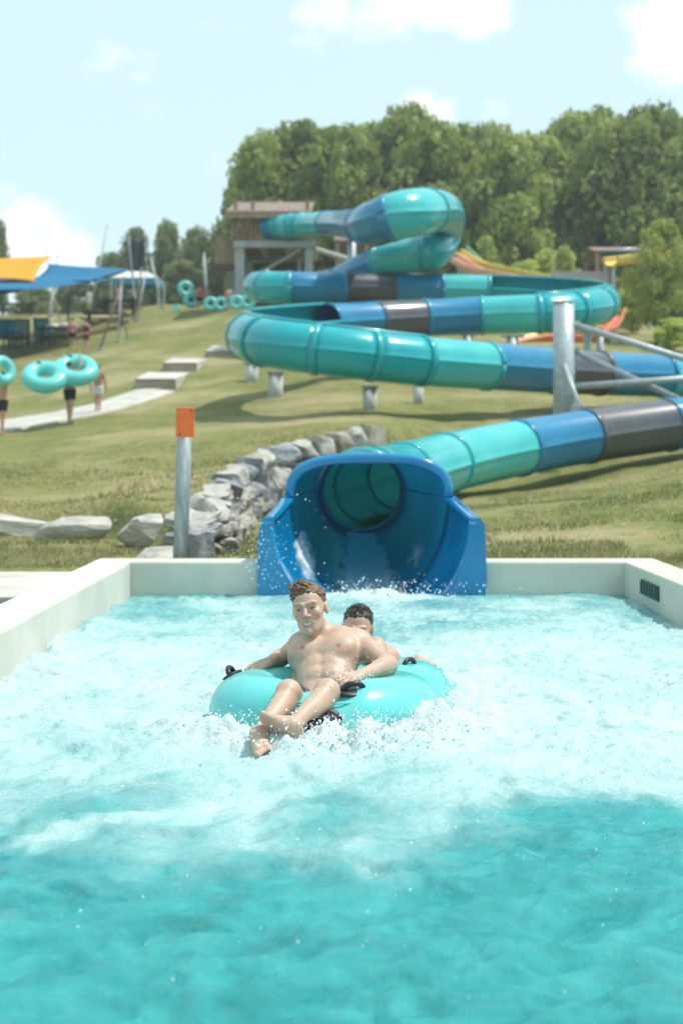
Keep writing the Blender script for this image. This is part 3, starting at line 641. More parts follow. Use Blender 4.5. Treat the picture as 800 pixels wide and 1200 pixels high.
# ------------------------------------------------------------------ supports
def piers():
    for (px, top, bot, w, lab) in ((433, 457, 480, 17, 'short pale concrete pier under the lowest coil, nearest the pool'), (323, 440, 466, 17, 'pale concrete pier under the left bend of the lowest coil'),
                                (295, 428, 447, 15, 'pale concrete pier farthest left under the bend of the slide'), (490, 450, 473, 12, 'thin grey concrete pier right of the nearest pier under the lowest coil')):
        h = hit(px, bot); Y = h.y; r_ = w/F*Y/2; zt = P(px, top, Y).z+.05
        r = root('concrete_pier', (h.x, Y, h.z), lab, 'pier', 'concrete piers under the slide')
        part('shaft', G().tube([(h.x, Y, h.z-.3), (h.x, Y, zt)], r_, 16).me('shaft', True), PIER, r)
        part('cap_plate', G().box((h.x, Y, zt+.02), (r_*2.3, r_*2.3, .04)), STEEL, r)
piers()
def column(px, ytop, Y, rad, lab, t=None):
    c = P(px, ytop, Y); g0 = gz(c.x, Y)
    r = root('support_column', (c.x, Y, g0), lab, 'support column', 'grey steel columns carrying the slide')
    part('post', G().tube([(c.x, Y, g0-.3), (c.x, Y, c.z)], rad, 14).me('post', True), STEEL, r)
    part('base_plate', G().box((c.x, Y, g0+.03), (rad*3.2, rad*3.2, .05)), STEEL, r)
    part('saddle', G().box((c.x, Y, c.z+.02), (rad*4, rad*2, .06)), STEEL, r)
for a in ((412, 268, 53, .16, 'grey steel column carrying the top straight of the slide near the tower'), (468, 282, 50, .13, 'grey steel column under the big teal bulge of the slide'), (548, 393, 41.5, .14, 'grey steel column behind the lowest coil, left of the thick post'),
          (600, 395, 42.5, .17, 'dark shaded steel column between the two middle coils'), (688, 384, 43.5, .12, 'thin steel column close behind the thick post'), (703, 392, 45, .12, 'thin steel column under the right bend of the slide'), (340, 356, 48, .13, 'steel column behind the left bend of the middle coil')):
    column(*a)
def trestle():
    Y = 30.6; g0 = gz((660-400)/F*Y, Y); b = P(660, 480, Y); top = P(660, 355, Y)
    r = root('steel_trestle', (b.x, Y, g0), 'thick galvanised steel post with diagonal braces standing over the lower tube', 'trestle')
    part('post', G().tube([(b.x, Y, g0-.3), top], .225, 24).me('post', True), STEEL, r)
    part('post_cap', G().tube([top, top+Vector((0, 0, .03))], .235, 24).me('post_cap', True), STEEL, r)
    def brace(x0, y0, x1, y1, rad, dy=0): part('brace', G().tube([P(x0, y0, Y+dy), P(x1, y1, Y+dy+.3)], rad, 10).me('brace', True), STEEL, r)
    brace(670, 380, 880, 445, .075); brace(672, 412, 900, 516, .065, .12); brace(672, 453, 900, 437, .075, -.14)
    P2 = P(868, 350, Y+.3); part('post', G().tube([(P2.x, P2.y, gz(P2.x, P2.y)-.3), P2], .225, 20).me('post', True), STEEL, r)
    part('strut', G().tube([P(661, 428, Y-.26), P(679, 478, Y-1.2)], .05, 8).me('strut', True), STEEL, r)
    part('hanger', G().box(P(676, 484, Y-1.3), (.26, .18, .34)), STEEL, r, bevel=.01)
    part('gusset', G().box(P(674, 383, Y+.02), (.16, .05, .26)), STEEL, r); part('gusset', G().box(P(674, 414, Y+.1), (.16, .05, .26)), STEEL, r)
trestle()

# ------------------------------------------------------------------ stones
STM = [mat('grey_stone', (.47, .445, .395), .9, (.33, .315, .285), 5, bump=.025, bscale=18, c3=(.52, .49, .43)), mat('blue_grey_stone', (.30, .315, .33), .9, (.19, .20, .215), 5, bump=.025, bscale=18, c3=(.39, .40, .40)), mat('tan_stone', (.38, .32, .25), .9, (.28, .24, .19), 5, bump=.025, bscale=18, c3=(.44, .40, .33))]
STONES = []
def stone_mesh(seed):
    rg = np.random.default_rng(seed); import bmesh
    bm = bmesh.new(); bmesh.ops.create_cube(bm, size=1)
    bmesh.ops.subdivide_edges(bm, edges=bm.edges[:], cuts=3, use_grid_fill=True)
    for _ in range(9):
        n = Vector(rg.normal(0, 1, 3)).normalized(); d = .40+.13*rg.random()
        for v in bm.verts:
            q = v.co.dot(n)
            if q > d: v.co -= n*(q-d)
    for v in bm.verts:
        p = np.array(v.co)*2.6+seed*3.1; v.co += Vector((.09*vnoise(*[np.array([q]) for q in p], seed=seed)[0], .09*vnoise(*[np.array([q]) for q in p+9], seed=seed)[0], .07*vnoise(*[np.array([q]) for q in p+5], seed=seed)[0]))
    me = bpy.data.meshes.new('stone'); bm.to_mesh(me); bm.free(); return me
BASEST = [stone_mesh(s) for s in range(14)]
_sv = {}
def stone(parent, c, d, yaw, tilt=0, roll=0, m=None, name='stone'):
    k = random.randrange(14); mi = m if m is not None else random.choices((0, 1, 2), (5, 3, 1))[0]
    if (k, mi) not in _sv:
        q = BASEST[k].copy(); q.materials.append(STM[mi]); _sv[(k, mi)] = q
    o = bpy.data.objects.new(name, _sv[(k, mi)]); COL.objects.link(o); o.parent = parent
    o.location = Vector(c)-parent.location; o.scale = d; o.rotation_euler = (tilt, roll, yaw); return o
def build_stones():
    r = root('stone_wall', (-1.5, 17, .2), 'dry stacked retaining wall of grey boulders curving behind the marker post to the slide', 'stone wall')
    seg = WALL[4:11]
    L_ = [0]
    for a, b in zip(seg[:-1], seg[1:]): L_.append(L_[-1]+float(np.hypot(*(b-a))))
    def at(s):
        i = min(max(np.searchsorted(L_, s)-1, 0), len(seg)-2); t = (s-L_[i])/(L_[i+1]-L_[i]); p = seg[i]+(seg[i+1]-seg[i])*t; d = seg[i+1]-seg[i]; return p, math.atan2(d[1], d[0])
    for row in range(3):
        s = -.1+.17*row
        while s < L_[-1]:
            ln = random.uniform(.36, .60) if row < 2 else random.uniform(.45, .72)
            p, yaw = at(min(s+ln/2, L_[-1])); nx, ny = math.sin(yaw), -math.cos(yaw)      # toward the low side
            zb = float(low_z(np.array(p[0]), np.array(p[1]))); zt = float(up_z(np.array(p[0]+nx*-.4), np.array(p[1]-ny*.4)))
            H = max(zt-zb+.06, .36); h = H/3
            c = (p[0]+nx*(.13-.09*row)+random.uniform(-.03, .03), p[1]+ny*(.13-.09*row), zb+h*(row+.5)-.02)
            stone(r, c, (ln*1.02, random.uniform(.34, .44), h*random.uniform(1.06, 1.22)), yaw+random.uniform(-.2, .2)+random.choice((0, math.pi)), random.uniform(-.16, .16), random.uniform(-.2, .2))
            s += ln*.93
    e = root('stone_edging', (-4, 17.4, .3), 'low row of flat grey boulders edging the lawn at the left', 'stone edging')
    def bould(px0, px1, y0, y1, Y, dep, yaw, m):
        w = (px1-px0)/F*Y*1.1; h = (y1-y0)/F*Y*1.45; c = P((px0+px1)/2, (y0+y1)/2-1, Y+dep*.2); stone(e, c, (w, dep, h), yaw, random.uniform(-.06, .06), random.uniform(-.05, .05), m)
    bould(-160, -70, 602, 628, 17.7, .5, .05, 0); bould(-70, 50, 605, 629, 17.5, .6, .02, 0); bould(50, 146, 609, 632, 17.1, .6, -.05, 0); bould(143, 170, 608, 628, 16.9, .4, -.3, 1)
    bould(143, 232, 608, 648, 15.5, .8, -.25, 0); bould(158, 212, 646, 668, 13.4, .5, .1, 0); bould(206, 240, 628, 664, 13.7, .5, .5, 1); bould(226, 252, 590, 628, 15.0, .4, 1.0, 0)
build_stones()

# ------------------------------------------------------------------ marker post
def marker():
    Y = 12.62; b = P(211, 668, Y); t = P(217, 482, Y); b.z = gz(b.x, Y)
    r = root('marker_post', b, 'leaning galvanised post with an orange board on top, behind the pool wall', 'post')
    ax = (t-b).normalized(); part('pipe', G().tube([b-ax*.3, t], .066, 20).me('pipe', True), mat('weathered_zinc', (.22, .27, .28), .55, (.33, .37, .37), 7, stretch=(3, 3, .6), metal=.3), r)
    c = P(217, 495, Y-.082); rot = Matrix.Rotation(-.02, 3, 'Z') @ Matrix.Rotation(.015, 3, 'Y')
    bd = part('reflector_board', G().box(c, (.162, .012, .262), rot), ORANGE, r, bevel=.006)
    for dx, dz in ((.055, .10), (-.045, -.105)): part('bolt', G().ell(c+Vector((dx, -.008, dz)), (.008, .005, .008), None, 8, 5), BLACK, bd)
marker()

# ------------------------------------------------------------------ inflatable tubes
def tube8(name, cs, n, Rm, r_, vox, k=.07):
    s = SDF()
    for c in cs: s.torus(c, n, Rm, r_, k)
    return s.mesh(name, vox)
def main_tube():
    ax = (TUBE_D-TUBE_C).normalized(); nn = Vector((0, 0, 1))-ax*ax.z; nn.normalize()
    r = root('inflatable_tube', (TUBE_C.x, TUBE_C.y, 0), 'glossy turquoise double ring tube carrying two men across the foaming pool', 'inflatable tube')
    tb = tube8('tube_body', (TUBE_C, TUBE_D), nn, .365, .178, .011, .06)
    v = coords(tb).copy(); v[:, 2] -= .055*np.exp(-((v[:, 0]+.09)/.15)**4)*sstep(6.62, 6.40, v[:, 1])*sstep(-.05, .15, v[:, 2]); tb.vertices.foreach_set('co', v.ravel()); tb.update()
    body = part('tube_body', tb, VINYL, r)
    # welded seam lines round each ring
    for c in (TUBE_C, TUBE_D):
        pts = []
        for k in range(49):
            a = 2*math.pi*k/48; d = Vector((math.cos(a), math.sin(a), 0)); pts.append(Vector(c)+d*(.365+.1785*math.cos(.75))+nn*(.1785*math.sin(.75)))
        if c is TUBE_C: pts = pts[27:46]
        else: pts = pts[-11:]+pts[1:13]
        part('weld_seam', G().tube(pts, .004, 6).me('weld_seam', True), VINYL, r)
    def handle(c, nrm, along, s=1.0):
        c = Vector(c); nrm = Vector(nrm).normalized(); al = Vector(along); al = (al-nrm*al.dot(nrm)).normalized(); sd_ = nrm.cross(al)
        M = Matrix((al, sd_, nrm)).transposed()
        h = part('handle', G().ell(c, (.088*s, .052*s, .012), M, 16, 8).me('handle', True), BLACK, r)
        pts = [c+al*(.05*s*math.cos(a))+nrm*(.036*s*math.sin(a)+.004) for a in [math.pi*k/12 for k in range(13)]]
        part('grip', G().tube(pts, .013*s, 8).me('grip', True), BLACK, h)
    def on(c, a, b): d = Vector((math.cos(a), math.sin(a), 0)); return Vector(c)+d*(.365+.178*math.cos(b))+nn*(.178*math.sin(b)), d*math.cos(b)+nn*math.sin(b), Vector((-math.sin(a), math.cos(a), 0))
    for (c, a, b) in ((TUBE_D, R(-36), R(84)), (TUBE_C, R(172), R(62)), (TUBE_C, R(-74), R(66)), (TUBE_C, R(-92), R(20))):
        q, nr, al = on(c, a, b); handle(q, nr, al, 1.05 if a == R(-92) else .95)
    # small printed marks on the front of the ring
    PR = mat('printed_mark', (.03, .30, .33), .4)
    for k in range(8):
        g = G(); a = R(-57)+k*.014
        q0, n0, _ = on(TUBE_C, a, .40); q1, _, _ = on(TUBE_C, a, .40+.10*(1 if k % 3 else .7)); q2, _, _ = on(TUBE_C, a+.009, .40+.10*(1 if k % 3 else .7)); q3, _, _ = on(TUBE_C, a+.009, .40)
        g.add([p+n0*.0035 for p in (q0, q3, q2, q1)], [(0, 1, 2, 3)]); part('printed_mark', g, PR, r)
    q0, n0, _ = on(TUBE_C, R(-56), .75); q1, _, _ = on(TUBE_C, R(-54), .75); q2, _, _ = on(TUBE_C, R(-54), .79); q3, _, _ = on(TUBE_C, R(-56), .79); part('printed_mark', G().add([p+n0*.0035 for p in (q0, q1, q2, q3)], [(0, 1, 2, 3)]), PR, r)
main_tube()

# ------------------------------------------------------------------ people in the tube
def head_frame(c, yaw, pitch, roll):
    M = Matrix.Rotation(yaw, 3, 'Z') @ Matrix.Rotation(pitch, 3, 'X') @ Matrix.Rotation(roll, 3, 'Y'); return np.array(c, float), np.array(M)
def add_head(s, c, M, k=1.0):
    w = lambda p: c+M@(np.array(p)*k)
    s.ell(w((0, .012, .034)), np.array((.074, .094, .082))*k, M, .02); s.ell(w((0, -.030, -.030)), np.array((.060, .060, .074))*k, M, .03)
    s.ell(w((0, -.040, -.074)), np.array((.043, .046, .038))*k, M, .03); s.ball(w((0, -.080, -.101)), .0155*k, .02)
    for x in (1, -1):
        s.ball(w((x*.041, -.062, -.020)), .021*k, .02); s.cone(w((x*.012, -.090, .022)), w((x*.046, -.076, .024)), .009*k, .009*k, .012)
        s.cone(w((x*.050, -.02, -.058)), w((x*.026, -.066, -.094)), .012*k, .012*k, .02)
        s.ball(w((x*.031, -.098, .003)), .012*k, .012, True)
        s.cone(w((x*.020, -.0835, .0105)), w((x*.043, -.079, .0090)), .0062*k, .0058*k, .004); s.cone(w((x*.020, -.0825, -.0065)), w((x*.042, -.079, -.0055)), .0062*k, .0055*k, .004)
        s.ell(w((x*.074, .012, -.004)), np.array((.010, .020, .031))*k, M, .006)
    s.cone(w((0, -.088, .014)), w((0, -.107, -.026)), .0075*k, .0115*k, .01)
    for x in (1, -1): s.ball(w((x*.0125, -.096, -.031)), .0082*k, .006)
    s.cone(w((-.020, -.080, -.060)), w((.020, -.080, -.060)), .0075*k, .0075*k, .008); s.cone(w((-.017, -.079, -.078)), w((.017, -.079, -.078)), .008*k, .008*k, .008)
    s.ell(w((0, -.092, -.068)), np.array((.021, .010, .0052))*k, M, .003, True)
def add_hand(s, w, d, nrm, thumb, curl=(.35, .5, .4), k=1.0, spread=.05):
    """wrist, finger direction, back-of-hand normal, side of the thumb (+1/-1)"""
    w = np.array(w, float); d = np.array(d, float)/np.linalg.norm(d); n = np.array(nrm, float); n -= d*(n@d); n /= np.linalg.norm(n); x = np.cross(d, n)*thumb
    for i in range(4):
        off = (1.5-i)*.0195*k; kn = w+d*(.088-.006*abs(i-1.2))*k+x*off; s.cone(w+x*off*.55+d*.012, kn, .0145*k, .0115*k, .012)
        p = kn; a = 0; L3 = np.array((.043, .027, .021))*k*(.90, 1.0, .95, .76)[i]; f = d+x*(1.5-i)*spread; f /= np.linalg.norm(f)
        for j in range(3):
            a += curl[j]; q = p+L3[j]*(math.cos(a)*f-math.sin(a)*n); s.cone(p, q, (.0092, .0082, .0075)[j]*k, (.0083, .0076, .0064)[j]*k, .004); p = q
    b = w+d*.022*k+x*.024*k; t1 = b+(d*.55+x*.62-n*.25)*.044*k; t2 = t1+(d*.85+x*.28-n*.3)*.032*k; t3 = t2+(d*.95+x*.05-n*.35)*.026*k
    s.cone(b, t1, .0135*k, .0105*k, .012); s.cone(t1, t2, .0105*k, .009*k, .005); s.cone(t2, t3, .009*k, .007*k, .005)
def add_foot(s, ank, heel, toe, upv, side):
    ank, heel, toe = (np.array(q, float) for q in (ank, heel, toe)); d = toe-heel; L = np.linalg.norm(d); d /= L; u = np.array(upv, float); u -= d*(u@d); u /= np.linalg.norm(u); x = np.cross(d, u)*side
    s.cone(ank, heel+d*.01+u*.02, .034, .030, .02); s.cone(ank, heel+d*.10+u*.02, .032, .026, .03)
    s.cone(heel+u*.012, toe-d*.045+x*.020+u*.006, .030, .022, .02); s.cone(heel+u*.008+d*.02, toe-d*.055-x*.022, .026, .018, .02)
    for i in range(5):
        o = (2-i)*.0165; b = toe-d*(.050+.006*max(i-1, 0))+x*o; ln = (.046, .040, .035, .030, .025)[i]; r_ = (.0125, .0088, .0082, .0078, .0075)[i]; s.cone(b, b+d*ln-u*.004, r_*1.05, r_, .005)
def add_limb(s, a, b, ra, rb, bulge=None, k=.025):
    s.cone(a, b, ra, rb, k)
    if bulge:
        f, r_, off = bulge; p = np.array(a)+(np.array(b)-np.array(a))*f+np.array(off); q = np.array(a)+(np.array(b)-np.array(a))*(f+.14)+np.array(off)*.7; s.cone(p, q, r_, r_*.9, k)
def hair_mesh(name, c, M, k, tufts, vox, sweep, seed=0, long_=0):
    s = SDF(); w = lambda p: c+M@(np.array(p)*k); rg = np.random.default_rng(seed)
    s.ell(w((0, .016, .038)), np.array((.0772, .0975, .0795))*k, M, .02)
    for _ in range(tufts):
        a = rg.uniform(0, 6.28); e = rg.uniform(.25, 1.5); q = np.array((.076*math.cos(a)*math.cos(e), .016+.096*math.sin(a)*math.cos(e), .036+.079*math.sin(e)))
        if q[1] < -.06 and q[2] < .075: continue
        n = (q-np.array((0, .016, .03))); n /= np.linalg.norm(n); ln = rg.uniform(.018, .034)*(1.2 if q[1] < .0 and q[2] > .085 else .45)
        t = q+(n*.28+np.array(sweep)*(.7+.5*rg.random())+rg.normal(0, .16, 3))*ln; s.cone(w(q), w(t), rg.uniform(.006, .0095)*k, .003*k, .005)
    if long_: s.cone(w((0, .09, .03)), w((0, .11, -.16)), .05*k, .03*k, .03)
    Mi = np.linalg.inv(M)
    def cut(Fd, X, Y, Z):
        x, y, z = X-c[0], Y-c[1], Z-c[2]; lx = (Mi[0,0]*x+Mi[0,1]*y+Mi[0,2]*z)/k; ly = (Mi[1,0]*x+Mi[1,1]*y+Mi[1,2]*z)/k; lz = (Mi[2,0]*x+Mi[2,1]*y+Mi[2,2]*z)/k
        line = np.where(ly < .02, .070-1.5*np.clip(np.abs(lx)-.048, 0, .03)-np.clip(ly+.03, 0, .05)*.5, .010-(ly-.02)*.9); line = line+.006*vnoise(lx*110+0*ly, ly*60+0*lx+0*lz, 0*lx+0*ly+lz*30, 3)
        if long_: line = line-.3*(ly > .05)
        return np.maximum(Fd, (line-lz)*.6*k)
    return s.mesh(name, vox, cut)
BASE_SK = np.array((.50, .335, .245))
def tint_body(me, c, M, k=1.0, base=BASE_SK, marks=(), brows=(.20, .12, .07)):
    v = coords(me); col = np.tile(base, (len(v), 1)); n = vnoise(v[:, 0]*14, v[:, 1]*14, v[:, 2]*14, 3)[:, None]; col *= 1+.07*n; n2 = vnoise(v[:, 0]*45, v[:, 1]*45, v[:, 2]*45, 8)[:, None]; col *= 1+n2*np.array((.02, .05, .06))
    l = ((v-c)@M)/k; x, y, z = l[:, 0], l[:, 1], l[:, 2]; front = (y < -.045) & (np.abs(x) < .07) & (np.abs(z) < .13)
    def mixin(m, cc): col[:] = col*(1-m[:, None])+np.array(cc)*m[:, None]
    mixin(np.exp(-((np.abs(x)-.038)/.022)**2-((z+.028)/.022)**2)*front*.38, (.58, .25, .18)); mixin(np.exp(-(x/.016)**2-((z+.027)/.016)**2)*front*.4, (.56, .25, .18))
    mixin(np.exp(-(x/.045)**6-((z+.075)/.035)**4)*front*.16, (.36, .24, .17))
    bz = .0245+.12*(.030-np.abs(np.abs(x)-.030)); mixin((np.exp(-((np.abs(x)-.031)/.0185)**6-((z-bz)/.0055)**4)*front)*.75, brows)
    lip = np.exp(-(x/.026)**6-((z+.068-.18*np.abs(x))/.0135)**6)*front; mixin(lip*.75, (.42, .14, .12))
    teeth = np.exp(-(x/.0185)**6-((z+.0665-.2*np.abs(x))/.0048)**4)*front; mixin(teeth, (.78, .75, .70))
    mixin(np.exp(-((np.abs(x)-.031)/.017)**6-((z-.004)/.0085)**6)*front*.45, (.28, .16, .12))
    for p, r_, cc, a in marks: mixin(np.exp(-(np.linalg.norm(v-np.array(p), axis=1)/r_)**4)*a, cc)
    attr(me, 'tint', col)
HAIRB = mat('light_brown_hair', (.19, .10, .046), .55, (.085, .045, .022), 90, stretch=(1, 1, .3)); HAIRD = mat('dark_hair', (.022, .017, .014), .5, (.04, .03, .025), 80)
EYEW = mat('eye_white', (.40, .38, .36), .2); IRIS = mat('iris', (.03, .04, .045), .15)
SHORTS = mat('dark_patterned_swim_shorts', (.014, .016, .02), .7, (.16, .17, .19), 30, lo=.54, hi=.6)
def eyes(parent, c, M, k=1.0):
    for x in (1, -1):
        p = c+M@(np.array((x*.031, -.0745, .0030))*k); e = part('eye', G().ell(p, (.0115*k,)*3, None, 12, 8).me('eye', True), EYEW, parent)
        f = c+M@(np.array((x*.031, -.0822, .0030))*k); part('iris', G().ell(f, (.0058*k,)*3, None, 10, 6).me('iris', True), IRIS, e)
def man_front():
    r = root('person', (-.09, 6.5, 0), 'smiling shirtless man with light brown hair in the front ring, ankles crossed', 'person', 'two men riding the tube')
    hc, HM = head_frame(P(363, 714, 6.86), R(-12), R(-5), R(-11)); hc = np.array(hc)
    s = SDF(); J = lambda px, py, Y: np.array(P(px, py, Y))
    pel = np.array((-.070, 6.53, .005)); nb = np.array((-.080, 6.90, .335)); shR, shL = J(352, 757, 6.92), J(419, 752, 6.86)
    mid = pel*.52+nb*.48+np.array((0, .01, .0)); up = (nb-pel)/np.linalg.norm(nb-pel); sx = (shL-shR)/np.linalg.norm(shL-shR); fw = np.cross(sx, up)      # fw points out of the chest
    if fw[1] > 0: fw = -fw
    s.cone(pel-sx*.075, pel+sx*.075, .100, .100, .03)
    s.cone(pel+up*.03-sx*.050, mid-sx*.050, .088, .080, .04); s.cone(pel+up*.03+sx*.050, mid+sx*.046, .088, .080, .04)
    ch = pel*.22+nb*.78
    s.cone(mid-sx*.046, ch-sx*.062, .081, .095, .04); s.cone(mid+sx*.046, ch+sx*.062, .081, .095, .04)
    s.cone(ch-sx*.10, nb-sx*.08-up*.02, .085, .06, .04); s.cone(ch+sx*.10, nb+sx*.08-up*.02, .085, .06, .04)
    for q in (-1, 1):
        s.ell(ch+sx*q*.075+fw*.070-up*.012, (.078, .030, .056), np.stack([sx, fw, up], 1), .03)         # chest muscles
        for j in range(2): s.ell(mid+sx*q*.034+fw*.078+up*(.045-.07*j), (.030, .017, .030), np.stack([sx, fw, up], 1), .02)
    s.cone(nb-sx*.01, np.array(hc)+HM@np.array((0, .022, -.06)), .055, .053, .03); s.cone(nb+up*.0, shR, .050, .052, .05); s.cone(nb, shL, .050, .052, .05)
    s.cone(nb+fw*.035-sx*.02, shR+fw*.035+up*.012, .014, .012, .02); s.cone(nb+fw*.035+sx*.02, shL+fw*.035+up*.012, .014, .012, .02)   # collar bones
    s.ball(shR, .059, .03); s.ball(shL, .060, .03)
    elR, wrR = J(329, 771, 7.06), J(315, 776, 6.88)
    add_limb(s, shR, elR, .047, .039, (.35, .045, (0, 0, 0))); add_limb(s, elR, wrR, .039, .027, (.2, .039, (0, 0, 0)))
    add_hand(s, wrR, (-.55, -.62, -.14), (-.05, -.35, .95), 1, (.45, .6, .5), 1.0)
    elL, wrL = J(455, 779, 6.66), J(421, 792, 6.43)
    add_limb(s, shL, elL, .049, .040, (.38, .048, (0, 0, .004))); add_limb(s, elL, wrL, .041, .027, (.18, .040, (0, 0, 0)))
    add_hand(s, wrL, J(394, 797, 6.30)-wrL, (.1, -.35, .95), 1, (.30, .45, .4), 1.0)
    hpR, hpL = np.array((-.175, 6.50, .01)), np.array((.005, 6.52, .01)); knR, knL = J(338, 811, 6.17), J(383, 810, 6.17)
    anR, anL = J(304, 861, 5.88), J(342, 851, 5.88)
    for hp, kn, an in ((hpR, knR, anR), (hpL, knL, anL)):
        add_limb(s, hp, kn, .082, .052, (.25, .076, (0, 0, -.005)), .03); s.ball(kn, .050, .02); s.cone(kn, an, .046, .030, .02)
        q = kn+(an-kn)*.22+np.array((.012, .020, -.022)); s.cone(q, kn+(an-kn)*.5+np.array((.006, .010, -.012)), .044, .035, .03)
    add_foot(s, anR, J(302, 874, 5.90), J(311, 880, 5.74), (-.2, -.5, .85), 1)
    add_foot(s, anL, J(346, 864, 5.91), J(302, 835, 5.82), (.45, .55, .70), -1)
    add_head(s, hc, HM, 1.06)
    me = s.mesh('body', .004)
    nip = [ch+sx*q*.088+fw*.108-up*.035 for q in (-1, 1)]; nav = mid-up*.065+fw*.10
    marks = [(n, .013, (.30, .13, .10), .85) for n in nip]+[(nav, .010, (.22, .12, .09), .8)]+[(q, .03, (.58, .30, .22), .35) for q in (knR, knL, elL)]
    tint_body(me, hc, HM, 1.06, marks=marks)
    b = part('body', me, SKIN, r)
    part('hair', hair_mesh('hair', hc, HM, 1.06, 420, .003, (-.65, -.15, .40), 5), HAIRB, r); eyes(r, hc, HM, 1.06)
    g = SDF(); g.cone(pel-sx*.075-up*.0, pel+sx*.075, .114, .114, .03)
    for hp, kn in ((hpR, knR), (hpL, knL)): g.cone(hp, hp+(kn-hp)*.62, .099, .088, .03)
    g.cone(hpL+(knL-hpL)*.5+np.array((.01, -.0, -.06)), hpL+(knL-hpL)*.74+np.array((.02, 0, -.085)), .06, .035, .03)
    part('swim_shorts', g.mesh('swim_shorts', .009), SHORTS, r)
man_front()
def man_back():
    r = root('person', (.05, 7.4, 0), 'dark haired man half hidden behind the first rider, sitting in the rear ring', 'person', 'two men riding the tube')
    hc, HM = head_frame(P(419, 736, 7.5), R(-8), R(8), R(4)); s = SDF(); J = lambda px, py, Y: np.array(P(px, py, Y))
    pel = np.array((.03, 7.38, .0)); nb = np.array(P(424, 766, 7.62)); shR, shL = J(392, 772, 7.62), J(455, 772, 7.62); up = (nb-pel)/np.linalg.norm(nb-pel); sx = np.array((1., 0, 0))
    s.cone(pel-sx*.07, pel+sx*.07, .10, .10, .03); ch = pel*.25+nb*.75
    for q in (-1, 1): s.cone(pel+sx*q*.05, ch+sx*q*.075, .098, .10, .04); s.cone(ch+sx*q*.09, nb+sx*q*.07, .08, .055, .04)
    s.cone(nb, np.array(hc)+HM@np.array((0, .02, -.06)), .055, .052, .03); s.cone(nb, shR, .05, .052, .05); s.cone(nb, shL, .05, .052, .05); s.ball(shR, .06, .03); s.ball(shL, .06, .03)
    elL, wrL = J(478, 785, 7.82), J(490, 774, 7.62); add_limb(s, shL, elL, .048, .04); add_limb(s, elL, wrL, .04, .027); add_hand(s, wrL, (.45, -.8, -.1), (0, -.2, 1), -1, (.5, .6, .5))
    elR, wrR = J(366, 788, 7.85), J(352, 784, 7.6); add_limb(s, shR, elR, .048, .04); add_limb(s, elR, wrR, .04, .027); add_hand(s, wrR, (-.3, -.8, -.1), (0, -.2, 1), 1, (.5, .6, .5))
    for q in (-1, 1):
        hp = pel+sx*q*.09; kn = np.array((.0+q*.17, 7.08, .26)); an = np.array((q*.2, 6.85, .16)); add_limb(s, hp, kn, .08, .054, None, .03); s.cone(kn, an, .048, .034, .02); add_foot(s, an, an+np.array((0, .03, -.05)), an+np.array((q*.03, -.17, -.03)), (0, .2, 1), q)
    add_head(s, hc, HM, 1.02); me = s.mesh('body', .0055); tint_body(me, hc, HM, 1.02, np.array((.52, .31, .24)), brows=(.03, .022, .018)); part('body', me, SKIN, r)
    part('hair', hair_mesh('hair', hc, HM, 1.02, 170, .005, (.2, -.1, .35), 8), HAIRD, r); eyes(r, hc, HM, 1.02)
    g = SDF(); g.cone(pel-sx*.07, pel+sx*.07, .108, .108, .03); part('swim_shorts', g.mesh('swim_shorts', .012), SHORTS, r)
man_back()
